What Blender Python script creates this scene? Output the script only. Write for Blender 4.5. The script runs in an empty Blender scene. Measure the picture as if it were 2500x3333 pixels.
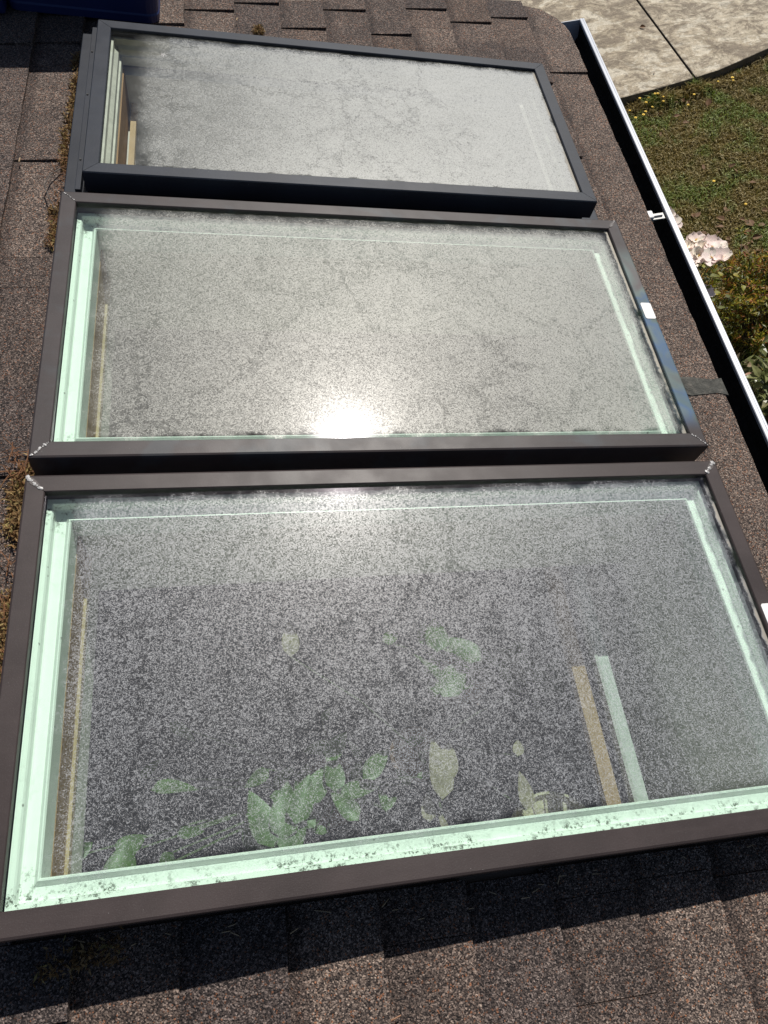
import bpy, bmesh, math, random
import numpy as np
from mathutils import Matrix, Vector, noise as mn

random.seed(7)
rng = np.random.default_rng(11)
scene = bpy.context.scene
COL = scene.collection
rad = math.radians

# ------------------------------------------------------------------ frame of reference
# roof frame: x down the slope, y along the eave (away from the camera), z normal to the roof;
# z = 0 is the skylight glass. RW takes roof coordinates to the world (ground at z = 0).
PITCH = rad(14.0)
RW = Matrix.Translation((0, 0, 2.9)) @ Matrix.Rotation(PITCH, 4, 'Y')
RWI = RW.inverted()
ZR = -0.120                                   # top of the shingles in the roof frame

# ------------------------------------------------------------------ camera
cam_d = bpy.data.cameras.new('camera')
cam = bpy.data.objects.new('camera', cam_d)
COL.objects.link(cam)
scene.camera = cam
cam_d.sensor_fit = 'VERTICAL'
cam_d.sensor_height = 24.0
cam_d.lens = 24.0 * 2341.16 / 3333.0
cam_d.clip_start = 0.02
cam_d.clip_end = 500.0
Rc = np.array([[0.9784, -0.1280, 0.1623], [-0.0340, -0.8741, -0.4846], [0.2039, 0.4687, -0.8595]])
u_, s_, v_ = np.linalg.svd(Rc)
Rc = u_ @ v_
cm = Matrix.Identity(4)
for i in range(3):
    cm[i][0] = Rc[0][i]; cm[i][1] = -Rc[1][i]; cm[i][2] = -Rc[2][i]
cm.translation = (0.2849, -0.7085, 1.0293)
cam.matrix_world = RW @ cm

# ------------------------------------------------------------------ sky and sun
sun_roof = Vector((0.1515, 0.5450, 0.8245)).normalized()
sun_w = (RW.to_3x3() @ sun_roof).normalized()
SUN_EL = math.asin(sun_w.z)
SUN_AZ = math.atan2(sun_w.x, sun_w.y)
world = bpy.data.worlds.new('World')
scene.world = world
world.use_nodes = True
wn = world.node_tree
bg = wn.nodes['Background']
sky = wn.nodes.new('ShaderNodeTexSky')
sky.sky_type = 'NISHITA'
sky.sun_disc = False
sky.sun_elevation = SUN_EL
sky.sun_rotation = SUN_AZ
wn.links.new(sky.outputs[0], bg.inputs[0])
bg.inputs[1].default_value = 0.05
sun_d = bpy.data.lights.new('sun', 'SUN')
sun_d.energy = 4.6
sun_d.angle = rad(0.53)
sun_d.color = (1.0, 0.955, 0.89)
sun_o = bpy.data.objects.new('sun', sun_d)
COL.objects.link(sun_o)
sun_o.rotation_euler = sun_w.to_track_quat('Z', 'Y').to_euler()
sun_o.location = (4, 6, 12)
scene.view_settings.view_transform = 'Standard'
scene.view_settings.look = 'None'
scene.view_settings.exposure = 0.0
scene.view_settings.gamma = 1.0
scene.view_settings.use_curve_mapping = False
scene.cycles.transparent_max_bounces = 12
scene.cycles.max_bounces = 5
scene.cycles.diffuse_bounces = 3
scene.cycles.glossy_bounces = 2

# ------------------------------------------------------------------ node helpers
class NT:
    def __init__(self, name):
        self.m = bpy.data.materials.new(name)
        self.m.use_nodes = True
        self.t = self.m.node_tree
        self.b = self.t.nodes.get('Principled BSDF')
        self.out = self.t.nodes.get('Material Output')
        self.tc = self.n('TexCoord')

    def n(self, kind, **kw):
        nd = self.t.nodes.new('ShaderNode' + kind)
        for k, v in kw.items():
            setattr(nd, k, v)
        return nd

    def put(self, sock, v):
        if v is None:
            return
        if isinstance(v, bpy.types.NodeSocket):
            self.t.links.new(v, sock)
        elif isinstance(v, (tuple, list)) and len(v) == 3 and sock.type == 'RGBA':
            sock.default_value = (*v, 1)
        else:
            sock.default_value = v

    @property
    def P(self):
        return self.tc.outputs['Object']

    def noise(self, scale, detail=2.0, rough=0.5, dist=0.0, vec=None, color=False):
        nd = self.n('TexNoise')
        self.put(nd.inputs['Vector'], vec or self.P)
        nd.inputs['Scale'].default_value = scale
        nd.inputs['Detail'].default_value = detail
        nd.inputs['Roughness'].default_value = rough
        nd.inputs['Distortion'].default_value = dist
        return nd.outputs['Color' if color else 'Fac']

    def voro(self, scale, feature='F1', out='Distance', vec=None, rand=1.0):
        nd = self.n('TexVoronoi', feature=feature)
        self.put(nd.inputs['Vector'], vec or self.P)
        nd.inputs['Scale'].default_value = scale
        nd.inputs['Randomness'].default_value = rand
        return nd.outputs[out]

    def math(self, op, a, b=None, c=None, clamp=False):
        nd = self.n('Math', operation=op, use_clamp=clamp)
        self.put(nd.inputs[0], a)
        if b is not None: self.put(nd.inputs[1], b)
        if c is not None: self.put(nd.inputs[2], c)
        return nd.outputs[0]

    def vmath(self, op, a, b=None, scale=None):
        nd = self.n('VectorMath', operation=op)
        self.put(nd.inputs[0], a)
        if b is not None: self.put(nd.inputs[1], b)
        if scale is not None: self.put(nd.inputs['Scale'], scale)
        return nd.outputs[0]

    def rng(self, v, a, b, c=0.0, d=1.0, smooth=True):
        nd = self.n('MapRange', interpolation_type='SMOOTHSTEP' if smooth else 'LINEAR')
        self.put(nd.inputs['Value'], v)
        nd.inputs['From Min'].default_value = a
        nd.inputs['From Max'].default_value = b
        nd.inputs['To Min'].default_value = c
        nd.inputs['To Max'].default_value = d
        return nd.outputs[0]

    def mix(self, fac, a, b, blend='MIX'):
        nd = self.n('Mix', data_type='RGBA', blend_type=blend)
        self.put(nd.inputs[0], fac)
        self.put(nd.inputs[6], a)
        self.put(nd.inputs[7], b)
        return nd.outputs[2]

    def ramp(self, fac, stops, interp='LINEAR'):
        nd = self.n('ValToRGB')
        cr = nd.color_ramp
        cr.interpolation = interp
        while len(cr.elements) < len(stops):
            cr.elements.new(0.5)
        for e, (p, c) in zip(cr.elements, stops):
            e.position = p
            e.color = (*c, 1)
        self.put(nd.inputs[0], fac)
        return nd.outputs[0]

    def xyz(self, v=None):
        nd = self.n('SeparateXYZ')
        self.put(nd.inputs[0], v or self.P)
        return nd.outputs

    def bump(self, h, strength, dist, normal=None):
        nd = self.n('Bump')
        nd.inputs['Strength'].default_value = strength
        nd.inputs['Distance'].default_value = dist
        self.put(nd.inputs['Height'], h)
        if normal is not None: self.put(nd.inputs['Normal'], normal)
        return nd.outputs[0]

    def pr(self, color=None, rough=None, metal=None, normal=None, spec=None, **kw):
        b = self.b.inputs
        self.put(b['Base Color'], color)
        self.put(b['Roughness'], rough)
        if metal is not None: self.put(b['Metallic'], metal)
        if normal is not None: self.put(b['Normal'], normal)
        if spec is not None: self.put(b['Specular IOR Level'], spec)
        return self.m

    def mixsh(self, fac, a, b):
        nd = self.n('MixShader')
        self.put(nd.inputs[0], fac)
        self.t.links.new(a, nd.inputs[1])
        self.t.links.new(b, nd.inputs[2])
        return nd.outputs[0]


def simple(name, col, rough=0.6, var=0.15, scale=30, metal=0.0, bump=0.0, bscale=80, spec=None):
    t = NT(name)
    n = t.noise(scale, 4)
    c2 = tuple(max(0, x * (1 - var)) for x in col)
    c3 = tuple(min(1, x * (1 + var)) for x in col)
    c = t.ramp(n, [(0.3, c2), (0.7, c3)])
    nm = t.bump(t.noise(bscale, 3), bump, 0.01) if bump else None
    return t.pr(c, rough, metal, nm, spec)

# ------------------------------------------------------------------ materials
def mat_shingle():
    t = NT('shingle_granules')
    oi = t.n('ObjectInfo')
    rnd = oi.outputs['Random']
    cell = t.voro(520, 'F1', 'Color')
    cs = t.n('SeparateColor'); t.put(cs.inputs[0], cell)
    gran = t.ramp(cs.outputs[0], [(0.0, (0.014, 0.013, 0.014)), (0.30, (0.044, 0.039, 0.038)), (0.55, (0.094, 0.081, 0.074)),
                                  (0.78, (0.165, 0.145, 0.130)), (0.90, (0.23, 0.205, 0.19)), (1.0, (0.34, 0.31, 0.28))])
    warm = t.mix(t.rng(cs.outputs[1], 0.935, 0.985), gran, (0.25, 0.125, 0.07))
    tone = t.ramp(rnd, [(0.0, (0.66, 0.63, 0.65)), (0.3, (1.0, 0.90, 0.84)), (0.55, (0.80, 0.74, 0.72)), (0.8, (1.22, 1.13, 1.06)), (1.0, (0.90, 0.79, 0.72))])
    c = t.mix(1.0, warm, tone, 'MULTIPLY')
    blot = t.ramp(t.noise(9, 4, 0.6), [(0.3, (0.84, 0.80, 0.79)), (0.7, (1.32, 1.24, 1.19))])
    c = t.mix(1.0, c, blot, 'MULTIPLY')
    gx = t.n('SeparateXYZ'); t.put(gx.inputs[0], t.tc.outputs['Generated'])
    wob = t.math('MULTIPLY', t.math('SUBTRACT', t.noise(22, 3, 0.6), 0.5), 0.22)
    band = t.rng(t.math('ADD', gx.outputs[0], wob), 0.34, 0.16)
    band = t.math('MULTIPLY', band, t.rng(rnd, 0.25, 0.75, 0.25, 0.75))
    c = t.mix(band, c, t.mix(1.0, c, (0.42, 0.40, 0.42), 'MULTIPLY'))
    fine = t.ramp(t.noise(160, 3, 0.7), [(0.28, (0.45, 0.45, 0.46)), (0.72, (1.5, 1.48, 1.45))])
    c = t.mix(0.75, c, fine, 'MULTIPLY')
    h = t.math('ADD', t.math('MULTIPLY', t.voro(430, 'F1'), -1.0), t.math('MULTIPLY', t.noise(160, 3), 0.9))
    nm = t.bump(h, 0.9, 0.0022)
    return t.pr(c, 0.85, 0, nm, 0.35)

def mat_frame(name, base, tint, sheen_side=False, top=False):
    t = NT(name)
    x, y, z = t.xyz()[:3]
    n = t.noise(7, 5, 0.6)
    streak = t.noise(3, 4, 0.6, 0, vec=t.vmath('MULTIPLY', t.P, (1.0, 14.0, 1.0)))
    c = t.mix(t.rng(n, 0.35, 0.7), tuple(v * 0.85 for v in base), tuple(v * 1.2 for v in base))
    c = t.mix(t.math('MULTIPLY', t.rng(streak, 0.5, 0.75), 0.35), c, tint)
    if sheen_side:      # oxidised blue and green bloom on the down-slope rail
        nn = t.noise(5.5, 3, 0.6, 0.6)
        bloom = t.ramp(nn, [(0.32, (0.09, 0.075, 0.07)), (0.43, (0.10, 0.155, 0.15)), (0.50, (0.07, 0.14, 0.25)), (0.57, (0.14, 0.19, 0.18)), (0.68, (0.12, 0.10, 0.10))])
        side = t.math('MULTIPLY', t.rng(x, 1.149, 1.151), t.rng(y, 0.0, 0.06))
        side = t.math('MULTIPLY', side, t.rng(y, 0.53, 0.44))
        c = t.mix(t.math('MULTIPLY', side, 0.85), c, bloom)
        mott = t.math('MULTIPLY', t.rng(t.noise(9, 3, 0.6, 0.5), 0.52, 0.66), 0.30)
        c = t.mix(mott, c, (0.07, 0.095, 0.11))
    speck = t.rng(t.voro(55, 'F1'), 0.030, 0.018)
    speck = t.math('MULTIPLY', speck, t.rng(t.noise(6, 2), 0.5, 0.62))
    c = t.mix(speck, c, (0.34, 0.33, 0.32))
    dust = t.noise(900, 2, 0.6)
    c = t.mix(t.math('MULTIPLY', t.rng(dust, 0.55, 0.72), 0.18), c, (0.15, 0.14, 0.14))
    rough = t.rng(t.noise(18, 3, 0.5), 0.3, 0.7, 0.43, 0.50)
    nm = t.bump(t.noise(500, 3, 0.6), 0.08, 0.002)
    return t.pr(c, rough, 0.0, nm, 0.30)

def mat_liner():
    t = NT('white_liner_mouldy')
    x, y, z = t.xyz()[:3]
    spots = t.rng(t.noise(110, 5, 0.8), 0.50, 0.62)
    zone = t.rng(t.noise(14, 4, 0.65), 0.42, 0.58)
    low = t.rng(y, 0.030, 0.010)                     # damp collects along the near ledge
    low = t.math('MULTIPLY', low, t.rng(t.noise(7, 3, 0.6), 0.28, 0.46))
    cornr = t.math('MULTIPLY', t.rng(x, 0.055, 0.0), t.rng(y, 0.10, 0.0))
    far = t.math('MULTIPLY', t.rng(x, 0.075, 0.02), t.rng(y, 0.50, 0.56))
    w = t.math('MAXIMUM', t.math('MAXIMUM', low, cornr), t.math('MAXIMUM', far, 0.10))
    m = t.math('MULTIPLY', t.math('MULTIPLY', spots, zone), w, clamp=True)
    dots = t.math('MULTIPLY', t.rng(t.voro(75, 'F1'), 0.24, 0.12), t.rng(t.noise(30, 2), 0.57, 0.64))
    m = t.math('MAXIMUM', t.math('MULTIPLY', m, 1.0), t.math('MULTIPLY', dots, 0.8))
    film = t.rng(t.noise(40, 4, 0.6), 0.3, 0.7, 0.0, 0.10)
    c = t.mix(film, (0.90, 0.905, 0.89), (0.60, 0.62, 0.58))
    c = t.mix(m, c, (0.10, 0.10, 0.085))
    return t.pr(c, 0.55, 0, None, 0.3)

def mat_wood(name, a, b, scale=18, axis=(40, 3, 40)):
    t = NT(name)
    g = t.noise(1.0, 4, 0.6, 1.2, vec=t.vmath('MULTIPLY', t.P, axis))
    c = t.ramp(g, [(0.25, a), (0.75, b)])
    return t.pr(c, 0.6, 0, None, 0.3)

def mat_glass(name, L, W, cov, seed, opts):
    """green tinted insulating glass with a mineral bloom of small worm-like etching inside it"""
    t = NT(name)
    P0 = t.P
    off = t.vmath('ADD', P0, (seed * 3.1, seed * 1.7, 0.0))
    x, y, z = t.xyz(P0)[:3]
    nlow = t.noise(2.6, 3, 0.6, 0.0, vec=off)
    nmid = t.noise(opts.get('mid', 20), 4, 0.66, 0.0, vec=off)
    # drying veins
    warp = t.vmath('ADD', off, t.vmath('SCALE', t.vmath('SUBTRACT', t.noise(13, 4, 0.7, vec=off, color=True), (0.5, 0.5, 0.5)), scale=0.16))
    ve = t.voro(opts.get('vein', 2.6), 'DISTANCE_TO_EDGE', 'Distance', vec=warp)
    vein = t.math('MULTIPLY', t.rng(ve, opts.get('vw', 0.020), 0.0), t.rng(nlow, 0.40, 0.50))
    ve2 = t.voro(opts.get('vein', 2.6) * 3.1, 'DISTANCE_TO_EDGE', 'Distance', vec=warp)
    vreg = t.rng(t.noise(3.2, 3, 0.5, vec=t.vmath('ADD', off, (5.0, 2.0, 0.0))), 0.50, 0.62)
    vein2 = t.math('MULTIPLY', t.rng(ve2, opts.get('vw', 0.020) * 3.4, 0.0), vreg)
    vein = t.math('MAXIMUM', vein, t.math('MULTIPLY', vein2, opts.get('v2', 0.8)))
    # worms
    wn1 = t.noise(opts.get('worm', 290), 1.2, 0.5, 0.9, vec=off)
    rid = t.math('ABSOLUTE', t.math('SUBTRACT', wn1, 0.5))
    wn2 = t.noise(opts.get('worm', 290) * 2.1, 1.5, 0.5, 0.5, vec=off)
    dens = t.math('ADD', cov, t.math('MULTIPLY', t.math('SUBTRACT', nmid, 0.5), opts.get('kmid', 0.9)))
    dens = t.math('ADD', dens, t.math('MULTIPLY', t.math('SUBTRACT', nlow, 0.5), opts.get('klow', 0.9)))
    gx, gy = opts.get('grad', (0, 0))
    dens = t.math('ADD', dens, t.math('MULTIPLY', t.math('SUBTRACT', x, L / 2), gx))
    dens = t.math('ADD', dens, t.math('MULTIPLY', t.math('SUBTRACT', y, W / 2), gy))
    dens = t.math('SUBTRACT', dens, t.math('MULTIPLY', vein, opts.get('kvein', 0.30)), clamp=True)
    # clear margins by the frame, uneven
    el, er, eb, et = opts['edge']
    jit = t.math('MULTIPLY', t.math('SUBTRACT', nmid, 0.5), 0.05)
    jx, jy = t.math('ADD', x, jit), t.math('ADD', y, jit)
    mk = t.rng(jx, el[0], el[1])
    mk = t.math('MULTIPLY', mk, t.rng(jx, L - er[0], L - er[1]))
    mk = t.math('MULTIPLY', mk, t.rng(jy, eb[0], eb[1]))
    mk = t.math('MULTIPLY', mk, t.rng(jy, W - et[0], W - et[1]))
    mk = t.math('MAXIMUM', mk, opts.get('floor', 0.04))
    dens = t.math('MULTIPLY', dens, mk)
    # width of the worms follows the density
    wid = t.math('SUBTRACT', t.math('MULTIPLY', dens, 0.165), 0.035)
    worm = t.math('SUBTRACT', 1.0, t.math('DIVIDE', t.math('SUBTRACT', rid, wid), 0.035), clamp=True)
    worm = t.math('MULTIPLY', worm, t.rng(wn2, 0.30, 0.60, 0.45, 1.0))
    haze = t.math('ADD', t.math('MULTIPLY', mk, opts.get('base', 0.05)), t.math('MULTIPLY', dens, opts.get('kbase', 0.12)))
    op = t.math('ADD', haze, t.math('MULTIPLY', worm, opts.get('amp', 0.42)), clamp=True)
    # grime along the low edge
    gr = t.math('MULTIPLY', t.rng(t.math('ADD', x, t.math('MULTIPLY', t.math('SUBTRACT', t.noise(40, 4, 0.7, vec=off), 0.5), 0.018)), L - 0.010, L - 0.004), t.rng(t.noise(13, 3, vec=off), 0.35, 0.5))
    gr = t.math('MULTIPLY', gr, 0.8)
    spk = t.math('MULTIPLY', t.rng(t.voro(23, 'F1', vec=off), 0.035, 0.022), t.rng(t.noise(5, 2, vec=off), 0.55, 0.6))
    colw = t.mix(gr, opts.get('white', (0.80, 0.81, 0.82)), (0.42, 0.36, 0.27))
    colw = t.mix(spk, colw, (0.08, 0.06, 0.05))
    op = t.math('MAXIMUM', op, t.math('MAXIMUM', gr, spk))
    tr = t.n('BsdfTransparent'); tr.inputs[0].default_value = (*opts.get('tint', (0.82, 0.95, 0.875)), 1)
    df = t.n('BsdfDiffuse'); t.put(df.inputs[0], colw)
    tl = t.n('BsdfTranslucent'); t.put(tl.inputs[0], colw)
    gl = t.n('BsdfGlossy'); gl.distribution = 'GGX'
    gl.inputs['Color'].default_value = (1.0, 0.985, 0.96, 1); gl.inputs['Roughness'].default_value = opts.get('gr', 0.25)
    dep = t.mixsh(0.25, df.outputs[0], tl.outputs[0])
    gb = t.n('BsdfGlossy'); gb.distribution = 'GGX'
    gb.inputs['Color'].default_value = (1.0, 0.97, 0.90, 1); gb.inputs['Roughness'].default_value = opts.get('gbr', 0.52)
    dep = t.mixsh(opts.get('gbw', 0.11), dep, gb.outputs[0])
    dep = t.mixsh(opts.get('gw', 0.018), dep, gl.outputs[0])
    sh = t.mixsh(op, tr.outputs[0], dep)
    fr = t.n('Fresnel'); fr.inputs[0].default_value = 1.5
    g2 = t.n('BsdfGlossy'); g2.distribution = 'GGX'; g2.inputs['Roughness'].default_value = 0.06
    g2.inputs['Color'].default_value = (*opts.get('refl', (0.95, 0.93, 1.0)), 1)
    sh = t.mixsh(fr.outputs[0], sh, g2.outputs[0])
    t.t.links.new(sh, t.out.inputs[0])
    return t.m

def mat_clear():
    t = NT('glass_edge_clear')
    tr = t.n('BsdfTransparent'); tr.inputs[0].default_value = (0.985, 0.995, 0.99, 1)
    t.t.links.new(tr.outputs[0], t.out.inputs[0])
    return t.m

def mat_leafy(name, cols, rough=0.45, trans=0.35, seedscale=1.0):
    t = NT(name)
    g = t.n('NewGeometry')
    c = t.ramp(g.outputs['Random Per Island'], cols)
    v = t.noise(6 * seedscale, 3, 0.6)
    c = t.mix(1.0, c, t.ramp(v, [(0.3, (0.7, 0.7, 0.7)), (0.7, (1.25, 1.25, 1.2))]), 'MULTIPLY')
    t.pr(c, rough, 0, None, 0.4)
    tl = t.n('BsdfTranslucent'); t.put(tl.inputs[0], c)
    t.t.links.new(t.mixsh(trans, t.b.outputs[0], tl.outputs[0]), t.out.inputs[0])
    return t.m

def mat_patio():
    t = NT('stamped_concrete')
    n1 = t.noise(1.7, 7, 0.70, 0.35)
    n2 = t.noise(4.2, 8, 0.74, 0.5, vec=t.vmath('MULTIPLY', t.P, (1.0, 1.35, 1.0)))
    n3 = t.noise(24, 6, 0.75, 0.2)
    c = t.ramp(n1, [(0.30, (0.27, 0.22, 0.155)), (0.45, (0.43, 0.365, 0.265)), (0.6, (0.52, 0.455, 0.345)), (0.75, (0.58, 0.53, 0.43))])
    c = t.mix(t.math('MULTIPLY', t.rng(n2, 0.495, 0.545), 0.75), c, (0.21, 0.17, 0.125))
    c = t.mix(t.math('MULTIPLY', t.rng(n2, 0.455, 0.425), 0.8), c, (0.66, 0.61, 0.50))
    n4 = t.noise(9, 6, 0.7, 0.5, vec=t.vmath('MULTIPLY', t.P, (1.0, 1.3, 1.0)))
    c = t.mix(t.math('MULTIPLY', t.rng(n4, 0.525, 0.57), 0.5), c, (0.19, 0.155, 0.115))
    c = t.mix(t.math('MULTIPLY', t.rng(n4, 0.45, 0.40), 0.4), c, (0.64, 0.57, 0.44))
    c = t.mix(1.0, c, t.ramp(n3, [(0.3, (0.68, 0.67, 0.65)), (0.7, (1.22, 1.2, 1.18))]), 'MULTIPLY')
    h = t.math('ADD', n2, t.math('MULTIPLY', n3, 0.35))
    nm = t.bump(h, 0.8, 0.035)
    return t.pr(c, 0.7, 0, nm, 0.3)

def mat_lawn():
    t = NT('lawn_soil')
    n1 = t.noise(2.2, 5, 0.65, 0.5)
    n2 = t.noise(40, 5, 0.75)
    c = t.ramp(n1, [(0.30, (0.060, 0.065, 0.016)), (0.5, (0.105, 0.085, 0.026)), (0.7, (0.17, 0.125, 0.045))])
    c = t.mix(1.0, c, t.ramp(n2, [(0.3, (0.35, 0.35, 0.33)), (0.7, (1.3, 1.3, 1.2))]), 'MULTIPLY')
    return t.pr(c, 0.95, 0, t.bump(n2, 1.0, 0.04), 0.1)

def mat_grass():
    t = NT('grass_blades')
    g = t.n('NewGeometry')
    r = g.outputs['Random Per Island']
    p = t.noise(2.4, 4, 0.62, 0.5)
    dry = t.ramp(r, [(0.0, (0.13, 0.090, 0.022)), (0.4, (0.27, 0.195, 0.055)), (0.8, (0.38, 0.29, 0.10)), (1.0, (0.58, 0.50, 0.27))])
    grn = t.ramp(r, [(0.0, (0.075, 0.110, 0.012)), (0.5, (0.18, 0.24, 0.032)), (0.85, (0.28, 0.35, 0.075)), (1.0, (0.52, 0.58, 0.27))])
    c = t.mix(t.rng(p, 0.545, 0.43), dry, grn)
    t.pr(c, 0.6, 0, None, 0.3)
    tl = t.n('BsdfTranslucent'); t.put(tl.inputs[0], c)
    t.t.links.new(t.mixsh(0.3, t.b.outputs[0], tl.outputs[0]), t.out.inputs[0])
    return t.m

M = {}
M['shingle'] = mat_shingle()
M['brown_frame'] = mat_frame('bronze_cladding', (0.044, 0.033, 0.032), (0.062, 0.048, 0.046))
M['bloom_frame'] = mat_frame('bronze_cladding_bloomed', (0.044, 0.035, 0.035), (0.054, 0.054, 0.060), True)
M['blue_frame'] = mat_frame('slate_cladding', (0.015, 0.020, 0.031), (0.027, 0.036, 0.053))
M['flashing'] = mat_frame('slate_flashing', (0.013, 0.017, 0.027), (0.022, 0.028, 0.041))
M['black'] = simple('black_gasket', (0.010, 0.010, 0.011), 0.6)
M['liner'] = mat_liner()
M['cream_liner'] = simple('cream_liner', (0.52, 0.51, 0.45), 0.6, 0.15, 40)
M['wood_brown'] = mat_wood('brown_jamb_wood', (0.24, 0.13, 0.06), (0.42, 0.25, 0.12))
M['wood_tan'] = mat_wood('tan_trim_wood', (0.40, 0.27, 0.14), (0.52, 0.37, 0.21))
M['plaster'] = simple('interior_plaster', (0.66, 0.63, 0.58), 0.9, 0.08, 6)
M['white_paint'] = simple('white_paint', (0.80, 0.80, 0.79), 0.5, 0.05, 12)
M['grey_paint'] = simple('pale_grey_paint', (0.50, 0.50, 0.50), 0.6, 0.08, 12)
M['deck'] = simple('roof_boards', (0.16, 0.12, 0.09), 0.9, 0.2, 12)
M['floor_dark'] = simple('dark_carpet', (0.024, 0.028, 0.046), 0.95, 0.3, 60)
M['brick_brown'] = mat_wood('brown_sill_wood', (0.30, 0.17, 0.09), (0.42, 0.26, 0.15))
M['stucco'] = simple('outer_wall_paint', (0.72, 0.70, 0.65), 0.9, 0.08, 20, bump=0.2)
M['gutter_white'] = simple('gutter_white_enamel', (0.56, 0.59, 0.65), 0.4, 0.10, 9)
M['hanger'] = simple('hanger_aluminium', (0.62, 0.62, 0.58), 0.45, 0.15, 60)
M['gutter_dark'] = simple('gutter_inner_dirt', (0.012, 0.011, 0.010), 0.95, 0.5, 60, bump=0.6)
M['sludge'] = simple('gutter_sludge', (0.010, 0.009, 0.008), 0.95, 0.6, 50, bump=0.8, spec=0.15)
M['clear'] = mat_clear()
M['bead'] = simple('silver_sealant', (0.42, 0.41, 0.40), 0.35, 0.2, 200)
M['scab'] = simple('old_sealant_stain', (0.085, 0.072, 0.068), 0.6, 0.35, 120)
M['paper'] = simple('white_sticker_paper', (0.82, 0.81, 0.79), 0.6, 0.04, 40)
M['blue'] = simple('navy_plastic', (0.012, 0.024, 0.105), 0.42, 0.12, 5)
M['moss'] = mat_leafy('dry_moss', [(0.0, (0.09, 0.050, 0.020)), (0.4, (0.24, 0.135, 0.055)), (0.75, (0.40, 0.27, 0.13)), (1.0, (0.27, 0.23, 0.08))], 0.9, 0.2, 6)
M['needle'] = simple('brown_needle', (0.24, 0.115, 0.055), 0.6, 0.3, 90)
M['needle_pale'] = simple('straw_needle', (0.45, 0.33, 0.20), 0.6, 0.3, 90)
M['twig'] = simple('grey_twig', (0.10, 0.085, 0.075), 0.8, 0.3, 90)
M['cobweb'] = simple('cobweb_silk', (0.20, 0.20, 0.20), 0.9)
M['patio'] = mat_patio()
M['patio_side'] = simple('concrete_slab_side', (0.10, 0.085, 0.068), 0.95, 0.3, 14, bump=0.5)
M['lawn'] = mat_lawn()
M['grass'] = mat_grass()
M['dead_leaf'] = mat_leafy('dead_leaf', [(0.0, (0.06, 0.030, 0.018)), (0.5, (0.15, 0.078, 0.040)), (0.8, (0.28, 0.16, 0.08)), (1.0, (0.46, 0.32, 0.20))], 0.7, 0.15, 8)
M['yellow'] = simple('yellow_petal', (0.78, 0.50, 0.0), 0.6, 0.1, 90)
M['stem'] = simple('green_stem', (0.07, 0.11, 0.03), 0.6, 0.2, 40)
M['petal'] = mat_leafy('pale_pink_petal', [(0.0, (0.84, 0.46, 0.45)), (0.3, (0.88, 0.66, 0.63)), (0.7, (0.90, 0.78, 0.73)), (1.0, (0.88, 0.82, 0.72))], 0.6, 0.12, 1.5)
M['shrub'] = mat_leafy('shrub_leaf', [(0.0, (0.045, 0.060, 0.008)), (0.40, (0.14, 0.155, 0.016)), (0.7, (0.27, 0.26, 0.024)), (0.9, (0.38, 0.31, 0.035)), (1.0, (0.36, 0.15, 0.035))], 0.45, 0.35, 2)
M['red_tip'] = mat_leafy('shrub_red_tip', [(0.0, (0.30, 0.09, 0.03)), (0.6, (0.42, 0.20, 0.035)), (1.0, (0.46, 0.36, 0.04))], 0.5, 0.35, 2)
M['oval_leaf'] = mat_leafy('oval_leaf', [(0.0, (0.09, 0.11, 0.04)), (0.5, (0.19, 0.21, 0.08)), (0.8, (0.30, 0.30, 0.13)), (0.93, (0.42, 0.33, 0.22)), (1.0, (0.38, 0.15, 0.10))], 0.32, 0.25, 6)
M['bark'] = simple('bush_bark', (0.07, 0.05, 0.035), 0.9, 0.3, 40)
M['house_leaf'] = mat_leafy('houseplant_leaf', [(0.0, (0.055, 0.12, 0.025)), (0.5, (0.09, 0.17, 0.04)), (1.0, (0.14, 0.23, 0.07))], 0.4, 0.3, 6)
M['beige'] = mat_leafy('beige_sun_patch', [(0.0, (0.26, 0.21, 0.15)), (1.0, (0.36, 0.30, 0.22))], 0.7, 0.2, 8)  # tan of sunlit patches, put on the added leaf shapes
M['terracotta'] = simple('plant_pot_clay', (0.20, 0.10, 0.06), 0.8, 0.2, 20)
M['wicker'] = simple('pale_wicker', (0.60, 0.52, 0.38), 0.8, 0.25, 120, bump=0.5)

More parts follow.
